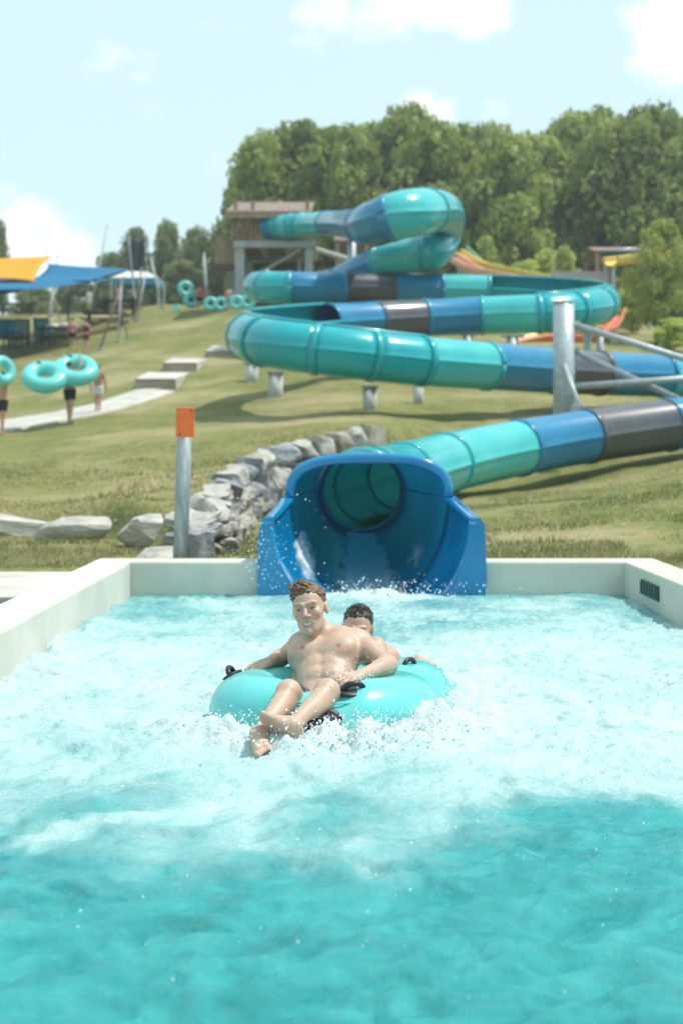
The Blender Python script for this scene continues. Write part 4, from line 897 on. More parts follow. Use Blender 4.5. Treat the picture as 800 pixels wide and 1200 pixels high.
# ------------------------------------------------------------------ riders far up the hill
SKT = [mat('tanned_skin', (.42, .24, .15), .5), mat('fair_skin', (.52, .32, .23), .5)]
CLOTH = {k: mat(k+'_cloth', c, .8) for k, c in dict(black=(.015, .015, .018), maroon=(.14, .02, .03), white=(.62, .62, .62), pink=(.55, .22, .24), blue=(.03, .28, .42), grey=(.30, .32, .34), orange=(.55, .16, .05), teal=(.03, .30, .34)).items()}
def person(px, py, hpx, turn, label, top=None, bottom='black', skin=0, hair='dark', longhair=False, arms='down', stride=.12, group=None, vox=.021, lean=0):
    h0 = hit(px, py); k = hpx/F*h0.y/1.72
    r = root('person', h0, label, 'person', group); M = np.array(Matrix.Rotation(turn, 3, 'Z')); o = np.array(h0)
    w = lambda x, y, z: o+M@(np.array((x, y+lean*max(z-.9, 0), z))*k)
    s = SDF(); hip, sh = .90, 1.42
    s.cone(w(-.06, 0, hip), w(.06, 0, hip), .105*k, .105*k, .03); s.cone(w(-.05, 0, hip), w(-.07, 0, 1.28), .095*k, .10*k, .04); s.cone(w(.05, 0, hip), w(.07, 0, 1.28), .095*k, .10*k, .04)
    s.cone(w(-.15, 0, sh-.02), w(.15, 0, sh-.02), .06*k, .06*k, .06); s.cone(w(0, 0, sh), w(0, -.01, 1.56), .052*k, .048*k, .03)
    s.ell(w(0, -.005, 1.615), np.array((.075, .092, .105))*k, M, .02); s.cone(w(0, -.09, 1.60), w(0, -.10, 1.585), .012*k, .014*k, .01)
    for q in (-1, 1):
        st = q*stride; kn = w(q*.085, -.03-st*.6, .48); an = w(q*.085, st*.5-st, .09); an = w(q*.085, -st+.02, .09)
        s.cone(w(q*.085, 0, hip-.03), kn, .085*k, .055*k, .03); s.cone(kn, an, .052*k, .035*k, .02); s.ball(np.array(kn)*.7+np.array(an)*.3+M@np.array((0, .02*k, 0)), .05*k, .03); s.cone(an+M@np.array((0, .03, -.05))*k, an+M@np.array((0, -.15, -.065))*k, .035*k, .025*k, .02)
        S_ = w(q*.19, 0, sh-.03)
        if arms == 'up': E, Wr = w(q*.32, -.05, 1.62), w(q*.26, -.10, 1.88)
        elif arms == 'front': E, Wr = w(q*.24, -.06, 1.14), w(q*.13, -.30, 1.18)
        else: E, Wr = w(q*.25, .03+st*.4, 1.13), w(q*.25, -.05+st*.8, .88)
        s.cone(S_, E, .05*k, .04*k, .03); s.cone(E, Wr, .04*k, .027*k, .02); d = (Wr-E)/np.linalg.norm(Wr-E)
        s.cone(Wr, Wr+d*.08*k, .032*k, .026*k, .02); s.cone(Wr+d*.07*k, Wr+d*.15*k, .024*k, .014*k, .01); s.cone(Wr, Wr+(d*.07+M@np.array((0, -.045, 0)))*k, .014*k, .011*k, .008)
    part('body', s.mesh('body', vox*k), SKT[skin], r)
    hs = SDF(); hs.ell(w(0, .018, 1.645), np.array((.082, .094, .088))*k, M, .02)
    if longhair: hs.cone(w(0, .085, 1.62), w(0, .10, 1.38), .055*k, .03*k, .03)
    part('hair', hs.mesh('hair', vox*k), HAIRD if hair == 'dark' else HAIRB, r)
    b = SDF(); b.cone(w(-.06, 0, hip), w(.06, 0, hip), .118*k, .118*k, .03)
    for q in (-1, 1): b.cone(w(q*.085, 0, hip-.03), w(q*.088, -.015-q*stride*.25, hip-.20), .100*k, .088*k, .03)
    part('swim_bottoms', b.mesh('swim_bottoms', vox*k), CLOTH[bottom], r)
    if top:
        b = SDF(); b.cone(w(-.05, 0, 1.04), w(-.07, 0, 1.30), .103*k, .112*k, .04); b.cone(w(.05, 0, 1.04), w(.07, 0, 1.30), .103*k, .112*k, .04); part('top', b.mesh('top', vox*k), CLOTH[top], r)
    return r, k, w
HG = 'people out on the hill'
person(115, 484, 57, R(175), 'woman with long dark hair in a pale bikini walking up the concrete path', None, 'white', 0, longhair=True, group=HG)
_, kk, wc = person(82, 496, 72, R(170), 'person in black shorts holding a double ring tube overhead on the path', None, 'black', 1, arms='up', stride=.16, group=HG)
person(3, 510, 74, R(150), 'person at the left picture edge carrying a single ring tube on the path', None, 'black', 0, hair='brown', arms='up', group=HG)
person(85, 411, 38, R(185), 'woman in a pink and white top and black bottoms standing by the loungers', 'pink', 'black', 1, group=HG, stride=.03)
person(101, 414, 39, R(160), 'person in maroon swimwear standing beside the woman in pink', 'maroon', 'maroon', 1, group=HG, stride=.04, arms='front')
for a in ((233, 364, 30, 170, 'rider behind the tilted tubes queueing on the crest', 'orange', 'black'), (243, 365, 29, 200, 'rider standing beside the light pole in the queue on the crest', 'pink', 'maroon'), (268, 366, 30, 180, 'rider between the upright tubes in the queue, nearest the tower', None, 'blue'),
          (105, 362, 27, 180, 'person in white standing under the blue sail', 'white', 'white'), (146, 362, 28, 30, 'person in blue in front of the white tent', 'blue', 'grey'), (156, 363, 27, 100, 'person in black in the shade of the white tent', 'teal', 'black'), (62, 368, 27, 120, 'person in grey under the blue sail beside a pole', 'grey', 'black')):
    person(a[0], a[1], a[2], R(a[3]), a[4], a[5], a[6], random.randrange(2), group=HG, stride=.05, vox=.03)

# ------------------------------------------------------------------ spare tubes carried or queued on the hill
VF = mat('turquoise_vinyl_far', (.17, .68, .66), .3, coat=.2, transl=.2)
def ring_tube(px, py, Y, dia_px, nrm, along, n, label, group='turquoise tubes on the hill'):
    c = np.array(P(px, py, Y)); Rt = dia_px/F*Y/2; r_ = Rt*.34; Rm = Rt-r_; nrm = np.array(nrm, float); nrm /= np.linalg.norm(nrm); al = np.array(along, float); al -= nrm*(al@nrm); al /= np.linalg.norm(al)
    r = root('inflatable_tube', c, label, 'inflatable tube', group)
    cs = [c] if n == 1 else [c-al*Rt*.72, c+al*Rt*.72]; s = SDF()
    for q in cs: s.torus(q, nrm, Rm, r_, r_*.5)
    part('tube_body', s.mesh('tube_body', max(r_*.13, .02)), VF, r)
    x = np.cross(nrm, al)
    for q in cs: part('handle', G().ell(q+nrm*r_*.98+x*Rm, (r_*.35, r_*.2, r_*.2), None, 8, 5), BLACK, r)
hq = hit(82, 496).y
ring_tube(71, 438, hq-.15, 54, (.12, -.60, .79), (.85, .30, .43), 2, 'pale turquoise double tube tilted over the head of the person on the path')
ring_tube(3, 434, hit(3, 510).y-.3, 36, (.75, -.6, .2), (0, 0, 1), 1, 'single turquoise ring carried at the left picture edge')
ring_tube(221, 345, hit(225, 364).y-.6, 20, (.3, -.9, .1), (.45, .1, -.9), 2, 'upright double tube held highest in the queue, leaning to the right')
ring_tube(253, 356, hit(252, 366).y-.6, 17, (.1, -1, .1), (1, 0, 0), 2, 'upright double tube in the middle of the queue on the crest')
ring_tube(284, 354, hit(284, 366).y-.6, 18, (.1, -1, .1), (1, 0, .1), 2, 'upright double tube closest to the foot of the tower')
ring_tube(207, 361, hit(206, 366).y-.4, 9, (.2, -1, .2), (1, 0, 0), 1, 'small single ring tube lying leftmost in the queue')

# ------------------------------------------------------------------ path and steps up the hill
def build_path():
    lo = [(-120, 530), (-60, 519), (0, 508), (60, 498), (110, 488), (160, 475), (204, 460)]; up = [(-120, 516), (-60, 506), (0, 495), (60, 486), (110, 475), (150, 462), (163, 456)]
    def dense(l):
        o = []
        for (a, b), (c, d) in zip(l[:-1], l[1:]): o += [(a+(c-a)*t/6, b+(d-b)*t/6) for t in range(6)]
        return o+[l[-1]]
    A, B = dense(lo), dense(up); V = []; m = 6
    for p, q in zip(A, B):
        a, b = hit(*p), hit(*q)
        for j in range(m+1):
            c = a+(b-a)*j/m; V.append((c.x, c.y, gz(c.x, c.y)+.05))
    Fc = [(k*(m+1)+j, (k+1)*(m+1)+j, (k+1)*(m+1)+j+1, k*(m+1)+j+1) for k in range(len(A)-1) for j in range(m)]
    tag(part('path', mesh('path', V, Fc, True), CONC, solid=.12, solid_off=-1), kind='structure')
    r = root('garden_steps', hit(205, 440), 'three broad concrete steps with tan risers climbing the lawn at the end of the path', 'steps')
    RIS = mat('tan_riser', (.40, .32, .24), .9, (.32, .26, .20), 4)
    rows = [((159, 206), 457, 445, (173, 224), 436), ((191, 231), 436, 426, (203, 248), 419), ((241, 268), 419, 412, (250, 292), 405)]
    Y0 = hit(180, 457).y
    for k, ((x0, x1), yb, yt, (u0, u1), yu) in enumerate(rows):
        Yf = hit((x0+x1)/2, yb).y; Yn = max(hit((u0+u1)/2, yu).y, Yf+2); a, b, c, d = P(x0, yb, Yf), P(x1, yb, Yf), P(x1, yt, Yf), P(x0, yt, Yf); e, f = P(u0, yu, Yn), P(u1, yu, Yn)
        lo_ = [Vector((q.x, q.y, q.z-1.2)) for q in (e, f)]
        part('riser', mesh('riser', [a+Vector((0, 0, -.4)), b+Vector((0, 0, -.4)), c, d], [(0, 1, 2, 3)]), RIS, r, solid=.10, solid_off=-1)
        part('tread', mesh('tread', [d+Vector((0, -.05, .02)), c+Vector((0, -.05, .02)), f, e, a+Vector((0, .1, -.4)), b+Vector((0, .1, -.4)), lo_[1], lo_[0]], [(0, 1, 2, 3), (1, 5, 6, 2), (0, 3, 7, 4), (3, 2, 6, 7)]), CONC, r)
build_path()

# ------------------------------------------------------------------ start tower
def build_tower():
    Y = 61.0; m = Y/F; gx = (320-400)/F*Y; g0 = gz(gx, Y)
    r = root('slide_tower', (gx, Y, g0), 'timber start tower with a brown roof on grey columns at the top of the slide', 'tower')
    def q(px, py, dy=0): p = P(px, py, Y); p.y += dy; return p
    D = 4.2
    for (px, w, dy) in ((281, 11, 0), (362, 9, 0), (349, 4, 2.2), (270, 8, 2.0), (285, 9, D), (358, 9, D), (264, 6, 3.4)):
        t = q(px, 285, dy); part('column', G().box((t.x, t.y, (t.z+g0-1.2)/2), (w*m, w*m, t.z-g0+1.2)), mat('grey_column', (.38, .40, .41), .7, (.30, .32, .33), 2) if 'grey_column' not in bpy.data.materials else bpy.data.materials['grey_column'], r)
    GC = bpy.data.materials['grey_column']
    a, b = q(274, 287), q(370, 287); w = b.x-a.x
    for dy in (-.15, D): part('deck_beam', G().box(((a.x+b.x)/2, Y+dy, a.z), (w, .3, .28)), GC, r)
    for k in range(4): part('deck_beam', G().box((a.x+.15+k*(w-.3)/3, Y+D/2, a.z-.02), (.24, D-.4, .22)), GC, r)
    for k in range(8): part('deck_board', G().box(((a.x+b.x)/2, Y+.2+k*D/8, a.z+.20), (w+.2, D/8-.03, .09)), WOOD, r)
    # railings of upright pickets
    for (x0, x1, dy) in ((270, 308, -.1), (334, 366, -.1), (270, 366, D)):
        p0, p1 = q(x0, 282), q(x1, 282); rl = part('railing', G().box(((p0.x+p1.x)/2, Y+dy, p0.z+1.12), (p1.x-p0.x, .10, .09)), WOOD, r); n = int((p1.x-p0.x)/.19)
        g = G()
        for k in range(n): g.box((p0.x+(k+.5)*(p1.x-p0.x)/n, Y+dy, p0.z+.56), (.11, .05, 1.05))
        tag(part('picket', g, WOOD, rl), kind='stuff')
    p0 = q(271, 282); g = G()
    for k in range(20): g.box((p0.x, Y+.1+k*.2, p0.z+.56), (.05, .11, 1.05))
    rl = part('railing', G().box((p0.x, Y+D/2, p0.z+1.12), (.09, D, .09)), WOOD, r); tag(part('picket', g, WOOD, rl), kind='stuff')
    for (px, dy) in ((276, .1), (296, .1), (360, .1), (278, D-.2), (358, D-.2)):
        p = q(px, 282); part('roof_post', G().box((p.x, Y+dy, p.z+.2+.75), (.17, .17, 1.6+dy*.18)), WOOD, r)
    # pent roof sloping toward the pool
    A, B, C_, D_ = q(266, 252, -.6), q(366, 252, -.6), q(370, 236, D+.5), q(272, 236, D+.5); zf, zb = A.z, A.z+1.3
    n = 14
    for k in range(n):
        x0 = A.x+(B.x-A.x)*k/n; x1 = A.x+(B.x-A.x)*(k+.93)/n
        part('roof_sheet', mesh('roof_sheet', [(x0, Y-.6, zf), (x1, Y-.6, zf), (x1, Y+D+.5, zb), (x0, Y+D+.5, zb)], [(0, 1, 2, 3)]), ROOFM, r, solid=.07)
    part('fascia', G().box(((A.x+B.x)/2, Y-.62, zf-.12), (B.x-A.x, .06, .22)), WOOD, r)
    # lower landing on the left with its fence
    p0, p1 = q(250, 305, .8), q(274, 305, .8); part('landing', G().box(((p0.x+p1.x)/2, Y+1.8, p0.z), (p1.x-p0.x, 2.4, .16)), WOOD, r)
    part('landing_beam', G().box(((p0.x+p1.x)/2, Y+.65, p0.z-.2), (p1.x-p0.x, .14, .26)), mat('dark_timber_and_dim', (.10, .08, .07), .8), r)
    g = G(); n = 8
    for k in range(n): g.box((p0.x+(k+.5)*(p1.x-p0.x)/n, Y+.6, p0.z+.55), (.10, .05, 1.0))
    rl = part('railing', G().box(((p0.x+p1.x)/2, Y+.6, p0.z+1.08), (p1.x-p0.x, .09, .09)), WOOD, r); tag(part('picket', g, WOOD, rl), kind='stuff')
    part('dim_backing', G().box(((a.x+b.x)/2, Y+D+.2, (a.z+g0)/2), (w*.94, .12, a.z-g0-.4)), bpy.data.materials['dark_timber_and_dim'], r)  # dark sheet standing in for the dim interior under the deck
    st = part('brace', G().tube([q(370, 292), q(410, 304)], .10, 8), STEEL, r); part('brace', G().tube([q(352, 290, .5), q(283, 330, .5)], .07, 8), STEEL, r)
build_tower()

# ------------------------------------------------------------------ shade sails, tent, poles, loungers on the left
def sail(corners, label, m, sag=.35):
    c = [Vector(P(*q)) for q in corners]; r = sum(c, Vector())/len(c); n = 12; V = []
    tri = len(c) == 3
    if tri: c = [c[0], c[1], c[2], c[2]]
    for i in range(n+1):
        for j in range(n+1):
            u, v = i/n, j/n; pin = .10*(4*v*(1-v)); uu = u*(1-2*pin*.5)+pin*.5; pv = .10*(4*u*(1-u)); vv = v*(1-pv)+pv*.5
            p = (c[0]*(1-uu)+c[1]*uu)*(1-vv)+(c[3]*(1-uu)+c[2]*uu)*vv; p.z -= sag*4*u*(1-u)*4*v*(1-v)*.5; V.append(p)
    o = part('shade_sail', mesh('shade_sail', V, [(i*(n+1)+j, (i+1)*(n+1)+j, (i+1)*(n+1)+j+1, i*(n+1)+j+1) for i in range(n) for j in range(n)], True), m, solid=.02); return tag(o, label, 'shade sail', 'shade sails on the left')
YS = mat('yellow_sail_cloth', (.75, .42, .03), .8, transl=.35); BS = mat('blue_sail_cloth', (.01, .20, .40), .8, transl=.3); GS = mat('grey_sail_cloth', (.22, .22, .26), .8, transl=.2)
sail([(-70, 303, 56), (62, 300, 55), (41, 329, 50), (-60, 322, 49)], 'bright yellow shade sail at the left picture edge', YS, .3)
sail([(-80, 325, 60), (38, 318, 58), (44, 331, 52), (-60, 333, 52)], 'grey shade sail under the yellow sail', GS, .1)
sail([(36, 330, 66), (58, 309, 68), (155, 315, 64), (105, 329, 58)], 'upper blue shade sail reaching toward the dark banner', BS, .3)
sail([(-60, 335, 62), (62, 322, 64), (135, 327, 60), (-40, 351, 50)], 'lower blue shade sail stretched below the yellow sail', BS, .3)
def pole(px0, py0, px1, py1, wpx, label, m, Y=None):
    b = hit(px0, py0); Y1 = b.y+(Y or 0); t = P(px1, py1, Y1); rad = wpx/F*b.y/2
    r = root('shade_pole', b, label, 'pole', 'leaning poles of the shade sails')
    part('shaft', G().tube([b-(t-b).normalized()*.3, t], rad, 10).me('shaft', True), m, r); part('foot_plate', G().box((b.x, b.y, b.z+.05), (rad*5, rad*5, .08)), STEEL, r); part('pole_cap', G().ell(t, (rad*1.3,)*3, None, 8, 6), STEEL, r)
PW = mat('brown_pole', (.22, .16, .13), .7); PG = mat('grey_pole', (.42, .44, .45), .5); PY_ = mat('yellow_guard', (.70, .55, .05), .6)
for a in ((70, 375, 47, 262, 1.6, 'thin grey pole leaning left through the blue sail', PG), (60, 372, 68, 300, 2.2, 'short grey pole at the corner of the yellow sail', PG), (104, 375, 126, 265, 2.4, 'tallest pale pole leaning right above the blue sail', PG), (117, 412, 145, 325, 2.6, 'brown pole leaning right, nearest to the path', PW),
          (138, 402, 143, 328, 2.2, 'grey upright pole with a yellow foot guard', PG), (150, 398, 136, 335, 1.6, 'thin brown pole crossing behind the guarded pole', PW), (157, 374, 166, 315, 2.4, 'brown pole leaning right before the white tent', PW), (160, 378, 171, 318, 2.2, 'dark grey pole close beside the brown pole of the tent', PG),
          (190, 362, 177, 302, 2.4, 'pale pole leaning left at the right of the tent', PG), (79, 394, 82, 342, 2.4, 'dark brown upright pole behind the standing women', PW), (55, 385, 63, 340, 2.4, 'pale pole leaning right beside the loungers', PG), (243, 362, 239, 298, 3.2, 'grey lamp pole standing behind the queue of tubes', PG)): pole(*a)
def banner():
    b = hit(160, 362); r = root('dark_banner', b, 'tall dark grey banner hanging on a pole behind the white tent', 'banner'); Y = b.y
    part('mast', G().tube([b-Vector((0, 0, .3)), P(151, 276, Y)], .06, 8), PG, r)
    a, c = P(151, 279, Y), P(170, 318, Y); V = []; n = 8
    for i in range(n+1):
        for j in range(n+1): V.append((a.x+(c.x-a.x)*i/n, Y+.12*math.sin(i*1.3), a.z+(c.z-a.z)*j/n))
    part('cloth', mesh('cloth', V, [(i*(n+1)+j, (i+1)*(n+1)+j, (i+1)*(n+1)+j+1, i*(n+1)+j+1) for i in range(n) for j in range(n)], True), mat('dark_banner_cloth', (.05, .065, .085), .8), r, solid=.02)
banner()
def tent():
    Y = 74; b = P(162, 362, Y); b.z = gz(b.x, Y); r = root('pop_up_tent', b, 'white roofed pop up tent with a blue valance beside the blue sails', 'tent'); W2 = 27/F*Y; zt = P(162, 329, Y).z; ap = P(162, 316, Y).z+.1
    cs = [Vector((b.x+sx*W2, Y+sy*W2, zt)) for sx, sy in ((-1, -1), (1, -1), (1, 1), (-1, 1))]; A = Vector((b.x, Y, ap))
    part('canopy', mesh('canopy', cs+[A], [(0, 1, 4), (1, 2, 4), (2, 3, 4), (3, 0, 4)]), mat('white_canopy', (.75, .76, .78), .7, transl=.2), r, solid=.03)
    for k in range(4):
        p, q = cs[k], cs[(k+1) % 4]; part('valance', mesh('valance', [p, q, q-Vector((0, 0, .32)), p-Vector((0, 0, .32))], [(0, 1, 2, 3)]), CLOTH['blue'], r, solid=.02)
        part('leg', G().tube([Vector((p.x, p.y, gz(p.x, p.y)-.1)), p], .045, 8), PG, r)
tent()
def lounger(px, py, turn, label, cloth):
    b = hit(px, py); r = root('lounge_chair', b, label, 'chair', 'chairs on the lawn'); M = Matrix.Rotation(turn, 3, 'Z'); k = 1.15
    def bx(name, c, d, m, tilt=0): rot = M @ Matrix.Rotation(tilt, 3, 'X'); part(name, G().box(b+M @ (Vector(c)*k), Vector(d)*k, rot), m, r, bevel=.01)
    bx('seat', (0, 0, .38), (.58, .56, .06), BLACK); bx('backrest', (0, .36, .72), (.58, .06, .80), BLACK, -.25)
    for x in (-.26, .26):
        for y in (-.24, .26): bx('leg', (x, y, .18), (.05, .05, .38), BLACK)
        bx('armrest', (x*1.1, 0, .58), (.06, .56, .04), BLACK)
    bx('towel', (0, .29, .72), (.46, .03, .66), CLOTH[cloth], -.25)
for a in ((4, 408, 10, 'black lawn chair with a blue towel, nearest the left picture edge', 'blue'), (15, 409, -5, 'black lawn chair with a blue towel, middle of the row at the left', 'blue'), (25, 409, 8, 'black lawn chair with a grey towel, right end of the row at the left', 'grey'), (53, 409, 30, 'black lawn chair with a teal towel left of the laden table', 'teal')): lounger(a[0], a[1], R(a[2]), a[3], a[4])
def table(px, py, label, w, items=()):
    b = hit(px, py); r = root('picnic_table', b, label, 'table', 'tables on the lawn'); D = mat('dark_table', (.06, .05, .05), .7) if 'dark_table' not in bpy.data.materials else bpy.data.materials['dark_table']
    part('tabletop', G().box(b+Vector((0, 0, .74)), (w, .8, .07)), D, r, bevel=.01)
    for s in (-1, 1):
        part('bench', G().box(b+Vector((0, s*.72, .44)), (w, .28, .05)), D, r); part('leg', G().box(b+Vector((s*w*.36, 0, .37)), (.08, 1.4, .08), Matrix.Rotation(.0, 3, 'Z')).box(b+Vector((s*w*.36, 0, .5)), (.10, .3, .74)), D, r)
table(68, 407, 'laden picnic table with a white bundle, left of the standing women', 1.7)
table(123, 388, 'empty dark picnic table below the blue sails', 1.8); table(20, 372, 'dark picnic table in the shade below the yellow sail', 2.2); table(140, 372, 'dark picnic table left of the white tent', 1.8)
def bag(px, py, s, c, label):
    b = hit(px, py); b.z += .80; r = root('towel_bundle', b, label, 'bundle'); sd_ = SDF()
    for k in range(4): sd_.ell(np.array(b)+np.array((random.uniform(-s, s), random.uniform(-.1, .1), random.uniform(.02, .12))), (s*.6, .16, .12), None, .05)
    part('cloth', sd_.mesh('cloth', .03), CLOTH[c], r)
bag(68, 407, .35, 'white', 'white bundle of towels lying on the laden picnic table')

# ------------------------------------------------------------------ slides, shelter and fence beyond
YEL = mat('yellow_fibreglass', (.70, .50, .08), .3); PEA = mat('peach_fibreglass', (.72, .36, .24), .3); ORF = mat('orange_fibreglass', (.62, .13, .03), .3); GRF = mat('green_fibreglass', (.15, .42, .22), .3)
def chute(pts, rad, m, label, group='open chutes beyond the tube slide'):
    W_ = [np.array(P(*p)) for p in pts]; r = root('open_slide', Vector(W_[0]), label, 'slide', group); V = []; n = 9; rows = 0
    for i in range(len(W_)-1):
        for k in range(6):
            u = k/6; p0, p1, p2, p3 = W_[max(i-1, 0)], W_[i], W_[i+1], W_[min(i+2, len(W_)-1)]
            c = .5*((2*p1)+(-p0+p2)*u+(2*p0-5*p1+4*p2-p3)*u*u+(-p0+3*p1-3*p2+p3)*u**3); d = .5*((-p0+p2)+2*(2*p0-5*p1+4*p2-p3)*u+3*(-p0+3*p1-3*p2+p3)*u*u)
            T = Vector(d).normalized(); rt = T.cross(Vector((0, 0, 1))).normalized(); uu = rt.cross(T); rows += 1
            for j in range(n): a = math.pi+math.pi*j/(n-1); V.append(Vector(c)+rad*(math.cos(a)*rt+math.sin(a)*uu*.9))
    part('channel', mesh('channel', V, [(k*n+j, (k+1)*n+j, (k+1)*n+j+1, k*n+j+1) for k in range(rows-1) for j in range(n-1)], True), m, r, solid=.05)
    for s in (0, n-1): part('rim', G().tube([V[k*n+s] for k in range(rows)], .07, 6).me('rim', True), m, r)
    for k in range(3, rows, 7):
        p = V[k*n+n//2]; z = gz(p.x, p.y)
        if p.z-z > .4: part('support_post', G().tube([(p.x, p.y, z-.2), p], .09, 8), STEEL, r)
chute([(533, 292, 76), (560, 306, 74), (600, 316, 73), (660, 327, 72), (712, 338, 71)], .36, YEL, 'yellow open chute running down behind the right bend of the slide')
chute([(528, 297, 74), (556, 313, 72), (596, 322, 71), (650, 332, 70)], .40, PEA, 'peach open chute just below the yellow chute')
chute([(722, 362, 62), (714, 380, 60), (690, 394, 58), (640, 394, 57), (596, 402, 56), (560, 412, 55)], .36, ORF, 'orange open chute passing under the right bend of the slide')
chute([(700, 384, 60), (655, 387, 59), (610, 396, 58), (570, 404, 57)], .34, YEL, 'yellow open chute low behind the two middle coils')
chute([(860, 462, 44), (780, 468, 43), (720, 472, 42), (680, 480, 41)], .35, YEL, 'yellow open chute lying on the grass behind the lowest coil at the right')
chute([(780, 296, 72), (735, 300, 71), (712, 303, 70)], .42, YEL, 'yellow chute leaving the small brown shelter')
chute([(770, 290, 74), (725, 294, 73), (702, 297, 73)], .4, BLUE, 'blue chute end beside the yellow chute at the small shelter')
chute([(536, 288, 80), (545, 297, 79), (553, 304, 78)], .55, GRF, 'green chute end to the right of the teal bulge')
def shelter(px0, px1, ytop, ybot, Y, gy, label, name='shelter'):
    a, b = P(px0, ybot, Y), P(px1, ybot, Y); t = P(px0, ytop, Y).z; cx_ = (a.x+b.x)/2; w = b.x-a.x; g0 = gz(cx_, Y)
    r = root(name, (cx_, Y, g0), label, 'shelter', 'open shelters beyond the slide')
    for k in range(9):
        x0 = a.x+w*k/9; x1 = a.x+w*(k+.92)/9
        for sy in (-1, 1): part('roof_sheet', mesh('roof_sheet', [(x0, Y+sy*2, a.z), (x1, Y+sy*2, a.z), (x1, Y, t), (x0, Y, t)], [(0, 1, 2, 3)]), ROOFM, r, solid=.06)
    for sx in (-1, 1):
        for sy in (-1, 1): x = cx_+sx*w*.42; y = Y+sy*1.7; part('post', G().box((x, y, (a.z+gz(x, y)-.3)/2), (.2, .2, a.z-gz(x, y)+.3)), WOOD, r)
    part('deck', G().box((cx_, Y, P(px0, gy, Y).z), (w*.95, 3.6, .15)), WOOD, r)
shelter(688, 745, 291, 301, 74, 332, 'brown roofed timber shelter left of the pale green trees'); shelter(392, 432, 270, 289, 76, 310, 'small brown roofed hut seen between the bulge and the tower')
def fence():
    a, b = P(648, 334, 71), P(712, 334, 71); z0 = P(650, 334, 71).z; z1 = P(650, 318, 71).z; r = root('picket_fence', ((a.x+b.x)/2, 71, z0), 'pale grey deck fence of upright boards left of the brown shelter', 'fence'); n = 22
    pm = None
    for k in range(n):
        g = G().box((0, 0, (z1-z0)/2), (.10, .04, z1-z0))
        if pm is None: pm = g.me('picket'); pm.materials.append(mat('grey_boards', (.42, .40, .40), .8))
        o = bpy.data.objects.new('picket', pm); COL.objects.link(o); o.parent = r; o.location = (a.x+(b.x-a.x)*(k+.5)/n-r.location.x, 0, 0)
    for z in (z0+.2, z1-.15): part('rail', G().box(((a.x+b.x)/2, 71.06, z), (b.x-a.x, .06, .09)), bpy.data.materials['grey_boards'], r)
    for x in (a.x, (a.x+b.x)/2, b.x): g0 = gz(x, 71.1); part('post', G().box((x, 71.14, (z1+g0)/2), (.14, .10, z1-g0+.3)), bpy.data.materials['grey_boards'], r)
fence()

# ------------------------------------------------------------------ trees
def crown_mesh(seed, n, leaf, low=.12, lobes=16, loose=.0, zsq=.46):
    rg = np.random.default_rng(seed); L_ = []
    for i in range(lobes):
        f_ = (i+.5)/lobes; h = low+.10+(.87-low-.08)*f_; prof_ = math.sqrt(max(1-abs(2*f_**.8-1)**2.6, .12)); a = i*2.4+rg.uniform(-.6, .6); q = .30*prof_*rg.uniform(.55, 1.15)
        L_.append((q*math.cos(a), q*math.sin(a), h, rg.uniform(.11, .20)*(.7+.4*prof_), rg.uniform(.75, 1.1)))
    L_.append((rg.uniform(-.1, .1), rg.uniform(-.1, .1), .88, .16, 1)); L_.append((0, 0, .55, .22, .9)); L_ = np.array(L_); w = L_[:, 3]**2; k = rg.choice(len(L_), n, p=w/w.sum()); u = rg.normal(0, 1, (n, 3)); u /= np.linalg.norm(u, axis=1)[:, None]
    rad = L_[k, 3]*(1-.55*rg.random(n)**1.7)*(1+loose*rg.normal(0, .25, n)); c = L_[k, :3]+u*rad[:, None]*np.array((1, 1, zsq))
    c += .03*np.stack([vnoise(c[:, 0]*9+j, c[:, 1]*9, c[:, 2]*9, seed+j) for j in range(3)], 1)
    nr = u*.7+rg.normal(0, .55, (n, 3))+np.array((0, 0, .35)); nr /= np.linalg.norm(nr, axis=1)[:, None]; a = np.cross(nr, rg.normal(0, 1, (n, 3))); a /= np.linalg.norm(a, axis=1)[:, None]; b = np.cross(nr, a); s = leaf*rg.uniform(.6, 1.35, n)[:, None]
    V = np.stack([c-a*s, c+b*s*.55, c+a*s, c-b*s*.55], 1).reshape(-1, 3); me = mesh('crown', V, np.arange(4*n).reshape(-1, 4))
    lf = rg.random(len(L_))[k]*.55+rg.random(n)*.45; attr(me, 'shade', np.repeat(lf, 4)); return me
def leafmat(name, c0, c1, tr=.32):
    m = bpy.data.materials.new(name); m.use_nodes = True; t = m.node_tree; L = t.links.new; b = t.nodes['Principled BSDF']; b.inputs['Roughness'].default_value = .55; b.inputs['Specular IOR Level'].default_value = .3
    at = N(t, 'ShaderNodeAttribute', attribute_name='shade'); mx = N(t, 'ShaderNodeMixRGB'); L(at.outputs['Fac'], mx.inputs['Fac']); mx.inputs[1].default_value = (*c0, 1); mx.inputs[2].default_value = (*c1, 1); oi = N(t, 'ShaderNodeObjectInfo'); hs = N(t, 'ShaderNodeHueSaturation'); mr = N(t, 'ShaderNodeMapRange'); mr.inputs['To Min'].default_value = .82; mr.inputs['To Max'].default_value = 1.22
    L(oi.outputs['Random'], mr.inputs['Value']); L(mr.outputs[0], hs.inputs['Value']); L(mx.outputs[0], hs.inputs['Color']); L(hs.outputs[0], b.inputs['Base Color']); tn = N(t, 'ShaderNodeBsdfTranslucent'); L(hs.outputs[0], tn.inputs['Color']); ms = N(t, 'ShaderNodeMixShader'); ms.inputs[0].default_value = tr; L(b.outputs[0], ms.inputs[1]); L(tn.outputs[0], ms.inputs[2]); L(ms.outputs[0], t.nodes['Material Output'].inputs[0]); return m
BARK = mat('bark', (.11, .085, .065), .9, (.07, .055, .045), 8, stretch=(1, 1, .3))
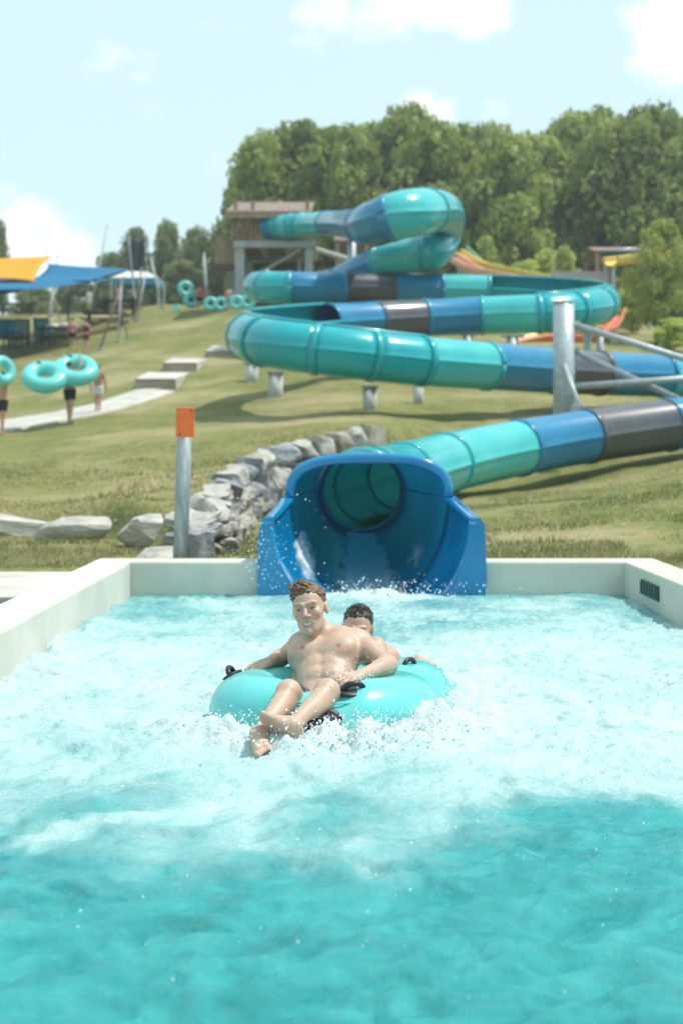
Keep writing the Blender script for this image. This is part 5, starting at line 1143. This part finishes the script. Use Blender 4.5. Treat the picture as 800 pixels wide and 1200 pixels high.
FOL = leafmat('forest_leaves', (.14, .20, .045), (.39, .45, .115), .48); FOL2 = leafmat('pale_leaves', (.34, .43, .10), (.56, .60, .18), .5); FOL3 = leafmat('far_leaves', (.16, .21, .09), (.30, .34, .14), .45)
def trunk_mesh(seed, hgt=.75):
    rg = random.Random(seed); g = G(); pts = [(0, 0, -.03), (.004, 0, .2), (rg.uniform(-.02, .02), rg.uniform(-.02, .02), .45), (rg.uniform(-.03, .03), 0, hgt)]; g.tube(pts, [.020, .016, .011, .004], 8)
    for k in range(7): a = k*2.3+rg.random(); z = .22+.07*k; g.tube([(0, 0, z), (.09*math.cos(a), .09*math.sin(a), z+.09), (.17*math.cos(a), .17*math.sin(a), z+.13)], [.009, .006, .002], 6)
    return g.me('trunk', True)
CROWNS = {'forest': [(crown_mesh(s, 7500, .026, .05, 30), trunk_mesh(s)) for s in (1, 2, 3, 4, 5)], 'pale': [(crown_mesh(s, 6500, .022, .10, 18, .5), trunk_mesh(s)) for s in (11, 12)], 'bush': [(crown_mesh(s, 2200, .045, .0, 12, .4), trunk_mesh(s, .6)) for s in (21, 22)]}
_tm = {}
def tree(kind, px, ytop, Y, wpx, label, m, group, cat='tree', name='tree', sink=0):
    x = (px-400)/F*Y; g0 = gz(x, Y)-sink; H = P(px, ytop, Y).z-g0; wd = wpx/F*Y; r = root(name, (x, Y, g0), label, cat, group); i = random.randrange(len(CROWNS[kind])); rz = random.uniform(0, 6.28)
    for nm, q, mm in (('crown', CROWNS[kind][i][0], m), ('trunk', CROWNS[kind][i][1], BARK)):
        key = (q.name, mm.name)
        if key not in _tm: c = q.copy(); c.materials.append(mm); _tm[key] = c
        o = bpy.data.objects.new(nm, _tm[key]); COL.objects.link(o); o.parent = r; o.rotation_euler.z = rz; o.scale = (wd/.92 if nm == 'crown' else H*.8, wd/.92 if nm == 'crown' else H*.8, H)
FG = 'tall trees of the wood on the hilltop'
fr = [(302, 150, 92, 80), (345, 128, 95, 105), (402, 140, 90, 95), (452, 122, 96, 105), (505, 132, 91, 95), (548, 126, 97, 100), (592, 150, 90, 90), (632, 140, 95, 100), (684, 120, 98, 105), (730, 118, 92, 105), (775, 114, 96, 105), (822, 120, 91, 100), (868, 112, 96, 110), (920, 130, 94, 110)]
bk = [(318, 150, 106, 90), (370, 134, 108, 100), (428, 132, 107, 100), (480, 118, 109, 100), (528, 138, 106, 100), (575, 136, 110, 100), (618, 150, 107, 100), (660, 134, 109, 100), (708, 122, 107, 100), (755, 116, 110, 100), (800, 122, 108, 100), (850, 120, 110, 110)]
WH = ['above the tower roof', 'above the top straight of the slide', 'above the left end of the teal bulge', 'straight above the middle of the teal bulge', 'above the right end of the teal bulge', 'behind the top of the yellow chute', 'behind the slim pale bush', 'above the spreading pale bush', 'left of the brown shelter', 'above the brown shelter roof', 'above the pale green feathery tree', 'above the pale tree cut by the right edge', 'just past the right picture edge', 'farthest right, out past the picture edge']
for k, (a, b, c, d) in enumerate(fr): tree('forest', a, b-6+12*(k % 2), c, d*1.45, 'tall front tree of the wood, '+WH[k], FOL, FG)
for k, (a, b, c, d) in enumerate(bk): tree('forest', a, b-4+10*(k % 3 == 1), c, d*1.45, 'tall leafy tree deep in the dark wood, behind the front rank', FOL, FG)
for (a, b, c, d, lab) in ((286, 172, 99, 46, 'slender dark tree at the left edge of the wood, above the tower roof'), (296, 150, 112, 50, 'thin dark treetop rising at the left edge of the wood')): tree('forest', a, b, c, d, lab, FOL, None)
for (a, b, c, d, lab) in ((128, 292, 118, 60, 'low pale tree left of the dark banner on the skyline'), (158, 262, 112, 55, 'rounded tree behind the white tent'), (196, 250, 115, 58, 'taller bluish tree left of the lamp pole'), (232, 258, 108, 60, 'bushy tree behind the lamp pole on the crest'), (262, 280, 104, 50, 'bushy tree directly left of the tower'),
                          (212, 300, 100, 70, 'low bushy tree behind the queueing riders'), (-4, 246, 100, 42, 'tree at the left picture edge above the yellow sail'), (168, 305, 100, 50, 'low tree behind the legs of the white tent'), (92, 318, 118, 70, 'faint low tree on the skyline behind the blue sails'), (40, 330, 112, 70, 'low tree behind the lower blue sail')): tree('forest', a, b, c, d, lab, FOL3, 'smaller trees on the left skyline')
for (a, b, c, d, lab) in ((768, 250, 58, 85, 'pale green feathery tree standing right of the slide'), (825, 256, 60, 80, 'pale green feathery tree cut by the right picture edge'), (880, 240, 62, 90, 'pale green tree beyond the right picture edge')): tree('pale', a, b, c, d, lab, FOL2, 'pale green trees at the right')
for (a, b, c, d, lab) in ((570, 272, 80, 40, 'slim pale bush behind the yellow chute'), (640, 288, 80, 50, 'spreading pale bush in front of the dark wood'), (662, 284, 82, 40, 'small pale bush left of the brown shelter'), (615, 300, 82, 50, 'low bush behind the right bend of the slide'), (740, 330, 66, 50, 'bush below the brown shelter'), (790, 370, 55, 60, 'low bush at the foot of the pale green trees')): tree('bush', a, b, c, d, lab, FOL2, None, 'bush', 'bush')
def undergrowth():
    n = 26000; x = RNG.uniform(-7, 34, n); y = RNG.uniform(98, 120, n); z = ground_z(x, y)+RNG.random(n)**1.3*5.5*(.7+.5*fbm(x*.4, y*.4, o=2, seed=77)); c = np.stack([x, y, z], 1); nr = RNG.normal(0, 1, (n, 3)); nr /= np.linalg.norm(nr, axis=1)[:, None]; a = np.cross(nr, RNG.normal(0, 1, (n, 3))); a /= np.linalg.norm(a, axis=1)[:, None]; b = np.cross(nr, a); s = RNG.uniform(.2, .42, n)[:, None]
    me = mesh('undergrowth', np.stack([c-a*s, c+b*s*.55, c+a*s, c-b*s*.55], 1).reshape(-1, 3), np.arange(4*n).reshape(-1, 4)); attr(me, 'shade', np.repeat(RNG.random(n), 4)); o = part('undergrowth', me, FOL); tag(o, 'dense shrubs filling the floor of the wood behind the slide', 'undergrowth', kind='stuff')
undergrowth()

# ------------------------------------------------------------------ thin air haze, added to lift the dark tones
def build_haze():
    M = bpy.data.materials.new('haze'); M.use_nodes = True; t = M.node_tree; t.nodes.clear(); o_ = N(t, 'ShaderNodeOutputMaterial'); v = N(t, 'ShaderNodeVolumePrincipled')
    v.inputs['Density'].default_value = .0008; v.inputs['Color'].default_value = (.90, .97, 1, 1); v.inputs['Anisotropy'].default_value = .2; t.links.new(v.outputs[0], o_.inputs['Volume'])
    tag(part('haze', G().box((0, 285, 15.5), (1080, 660, 36)), M), kind='stuff')
build_haze()
